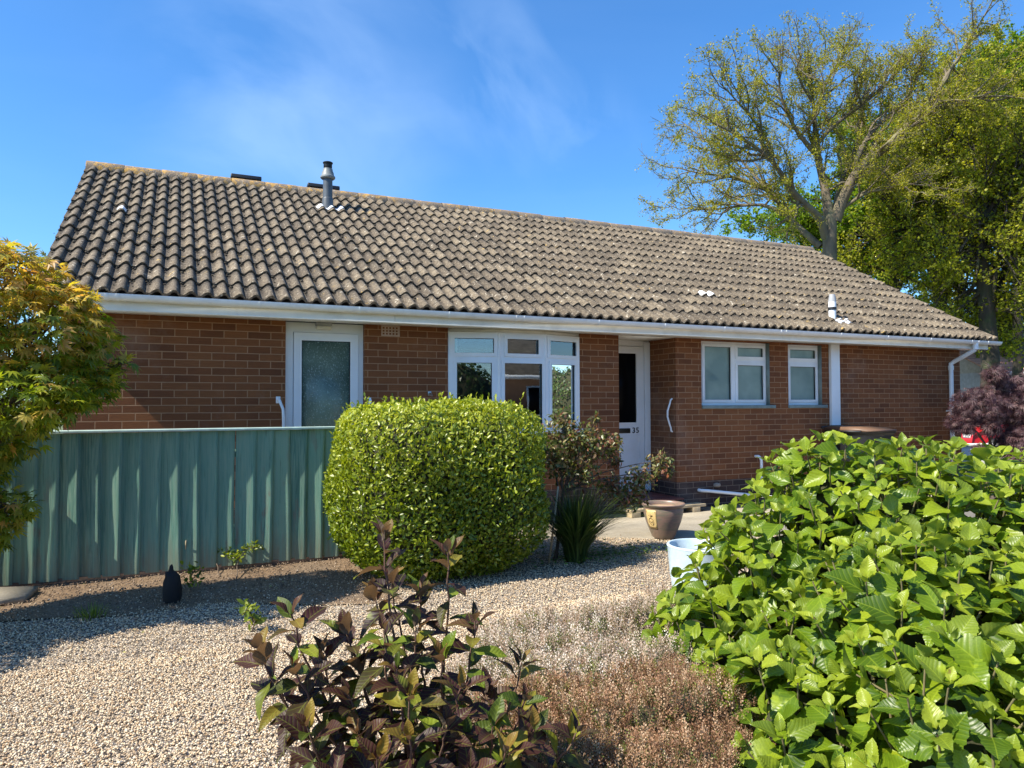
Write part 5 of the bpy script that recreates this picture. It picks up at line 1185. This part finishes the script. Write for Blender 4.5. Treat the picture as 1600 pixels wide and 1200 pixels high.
prof_b = [(-1.55, .28), (-1.62, .45), (-1.58, .66), (-1.40, .76), (-.72, .90), (.2, .93), (1.6, .92), (2.1, .86), (2.2, .60), (2.18, .30)]
prof_t = [(-.72, .90), (-.15, 1.34), (.3, 1.42), (1.1, 1.41), (1.75, 1.22), (2.05, .9)]
mb = MB(); k = len(prof_b); v = []
for y, s in ((-.80, .0), (-.84, 1), (.84, 1), (.80, 0)): v += [(x*(1 if s else .985), y, z if s else .32+(z-.32)*.96) for x, z in prof_b]
mb.add(v, [list(range(k)), [3*k+i for i in range(k)][::-1]]+[[j*k+i, j*k+(i+1) % k, (j+1)*k+(i+1) % k, (j+1)*k+i] for j in range(3) for i in range(k)]); place(mb, Tc).build('body', RED, car, smooth='auto')
mb = MB(); k = len(prof_t); v = [(x, y, z) for y in (-.78, .78) for x, z in prof_t]; 
for q in range(len(v)): 
    x, y, z = v[q]; v[q] = (x, y*(1-.28*(z-.9)/.5), z)
mb.add(v, [list(range(k)), [k+i for i in range(k)][::-1]]+[[i, (i+1) % k, k+(i+1) % k, k+i] for i in range(k)]); place(mb, Tc).build('window_glass', BLACKG, car)
mb = MB(); mb.box(-.12, 1.45, -.56, .56, 1.405, 1.44, .012); place(mb, Tc).build('roof', RED, car)
for x in (-1.0, 1.5):
    for y in (-.80, .80):
        mb = MB(); mb.prism([(x+.31*math.cos(t), .31+.31*math.sin(t)) for t in np.linspace(0, 6.283, 25)[:-1]], 1, y-.09, y+.09); w_ = place(mb, Tc).build('wheel', BLK, car)
for y in (-.62, .62): mb = MB(); mb.box(-1.60, -1.46, y-.14, y+.14, .60, .72, .02); place(mb, Tc).build('headlight', m_simple('headlight_lens', (.7, .7, .7), .1), car)
ROOFR = m_simple('red_pantile', (.40, .17, .11), .85, .25, 5)
def m_redroof():
    m, n, b = mat('red_tiled_roof'); v = coords(n); sx = N(n, 'ShaderNodeSeparateXYZ'); n.links.new(v, sx.inputs[0])
    w = mth(n, 'SINE', mth(n, 'MULTIPLY', sx.outputs[2], 42.0)); c = mixc(n, noise(n, v, 3, 5), (.33, .14, .09), (.50, .27, .19)); c = mixc(n, mrange(n, w, .5, 1, 0, .6), c, (.14, .07, .05))
    n.links.new(c, b.inputs['Base Color']); b.inputs['Roughness'].default_value = .9; return m
RR = m_redroof()
def bungalow(loc, ang, w, d, eave, ridge, label, walls, group=None, rm=None):
    T = local(loc, ang); h = empty('bungalow', tuple(loc), label, 'bungalow', group)
    mb = MB(); mb.box(-w/2, w/2, -d/2, d/2, 0, eave); place(mb, T).build('wall', walls, h)
    mb = MB(); mb.prism([(-d/2, eave-.001), (d/2, eave-.001), (0, ridge-.1)], 0, -w/2+.001, w/2-.001); place(mb, T).build('gable', walls, h)
    mb = MB(); o_ = .35; mb.prism([(-d/2-o_, eave-.12), (0, ridge), (d/2+o_, eave-.12), (d/2+o_, eave-.02), (0, ridge+.12), (-d/2-o_, eave-.02)], 0, -w/2-.25, w/2+.25); rf = place(mb, T).build('roof', rm or RR, h)
    mb = MB(); mb.box(-w/2-.25, w/2+.25, -d/2-o_-.04, -d/2-o_-.003, eave-.16, eave+.0); place(mb, T).build('fascia', UPVC, h)
    for i in range(int(w//3)):
        x = -w/2+1.5+i*3.0; mb = MB(); mb.box(x-.75, x+.75, -d/2-.03, -d/2+.02, .95, 2.1); fr = place(mb, T).build('window', UPVC, h)
        for s in (-1, 1): mb = MB(); mb.box(x+s*.36-.31, x+s*.36+.31, -d/2-.045, -d/2-.031, 1.02, 2.03); place(mb, T).build('pane', BLACKG, fr)
    return h
q = P(1660, 640, 40); q[2] = 0; bungalow(q, RZ_+.12, 15, 8, 2.9, 4.7, 'neighbouring bungalow with red tiled roof seen beyond the purple acer', m_simple('pale_brick', (.42, .34, .28), .9))
bungalow(np.array([12.5, -13.0, 0]), math.pi+.1, 16, 8, 2.5, 4.6, 'bungalow across the road, behind the photographer', m_simple('dark_brick', (.07, .04, .028), .9), rm=m_simple('dark_roof', (.10, .085, .065), .9, .3, 4))
def far_bush(name, blobs, label, cat, n=9000, m=GRD, size=(.09, .08)):
    o = empty(name, (blobs[0][0], blobs[0][1], 0), label, cat); p, nn = ellip_points(blobs, n, (.85, 1.03), .05, .9); k = len(p)
    scatter('foliage', OVAL, p, frame_from(nn, k), unit(nn+rng.normal(size=(k, 3))*.6), size[0]+size[1]*rng.random(k), m, o, False); lump(blobs, INNER, 'inner_twigs', o, .9, 2); return o
far_bush('evergreen_bush', [(.8, -6.5, 1.2, 1.6, 1.2, 1.55), (-1.2, -7, 1.1, 1.4, 1.2, 1.4), (-4, -7.5, 1.4, 2, 1.3, 1.7)], 'dark evergreen bush across the drive, behind the photographer', 'bush')
far_bush('reflection_hedge', [(24+i*.6, 3.5-i*2.6, 1.4, 1.4, 1.8, 1.9) for i in range(6)], 'tall out-of-view hedge added to dim the bow window reflection', 'hedge', 12000)  # unseen hedge, added to darken what the right bow facet reflects
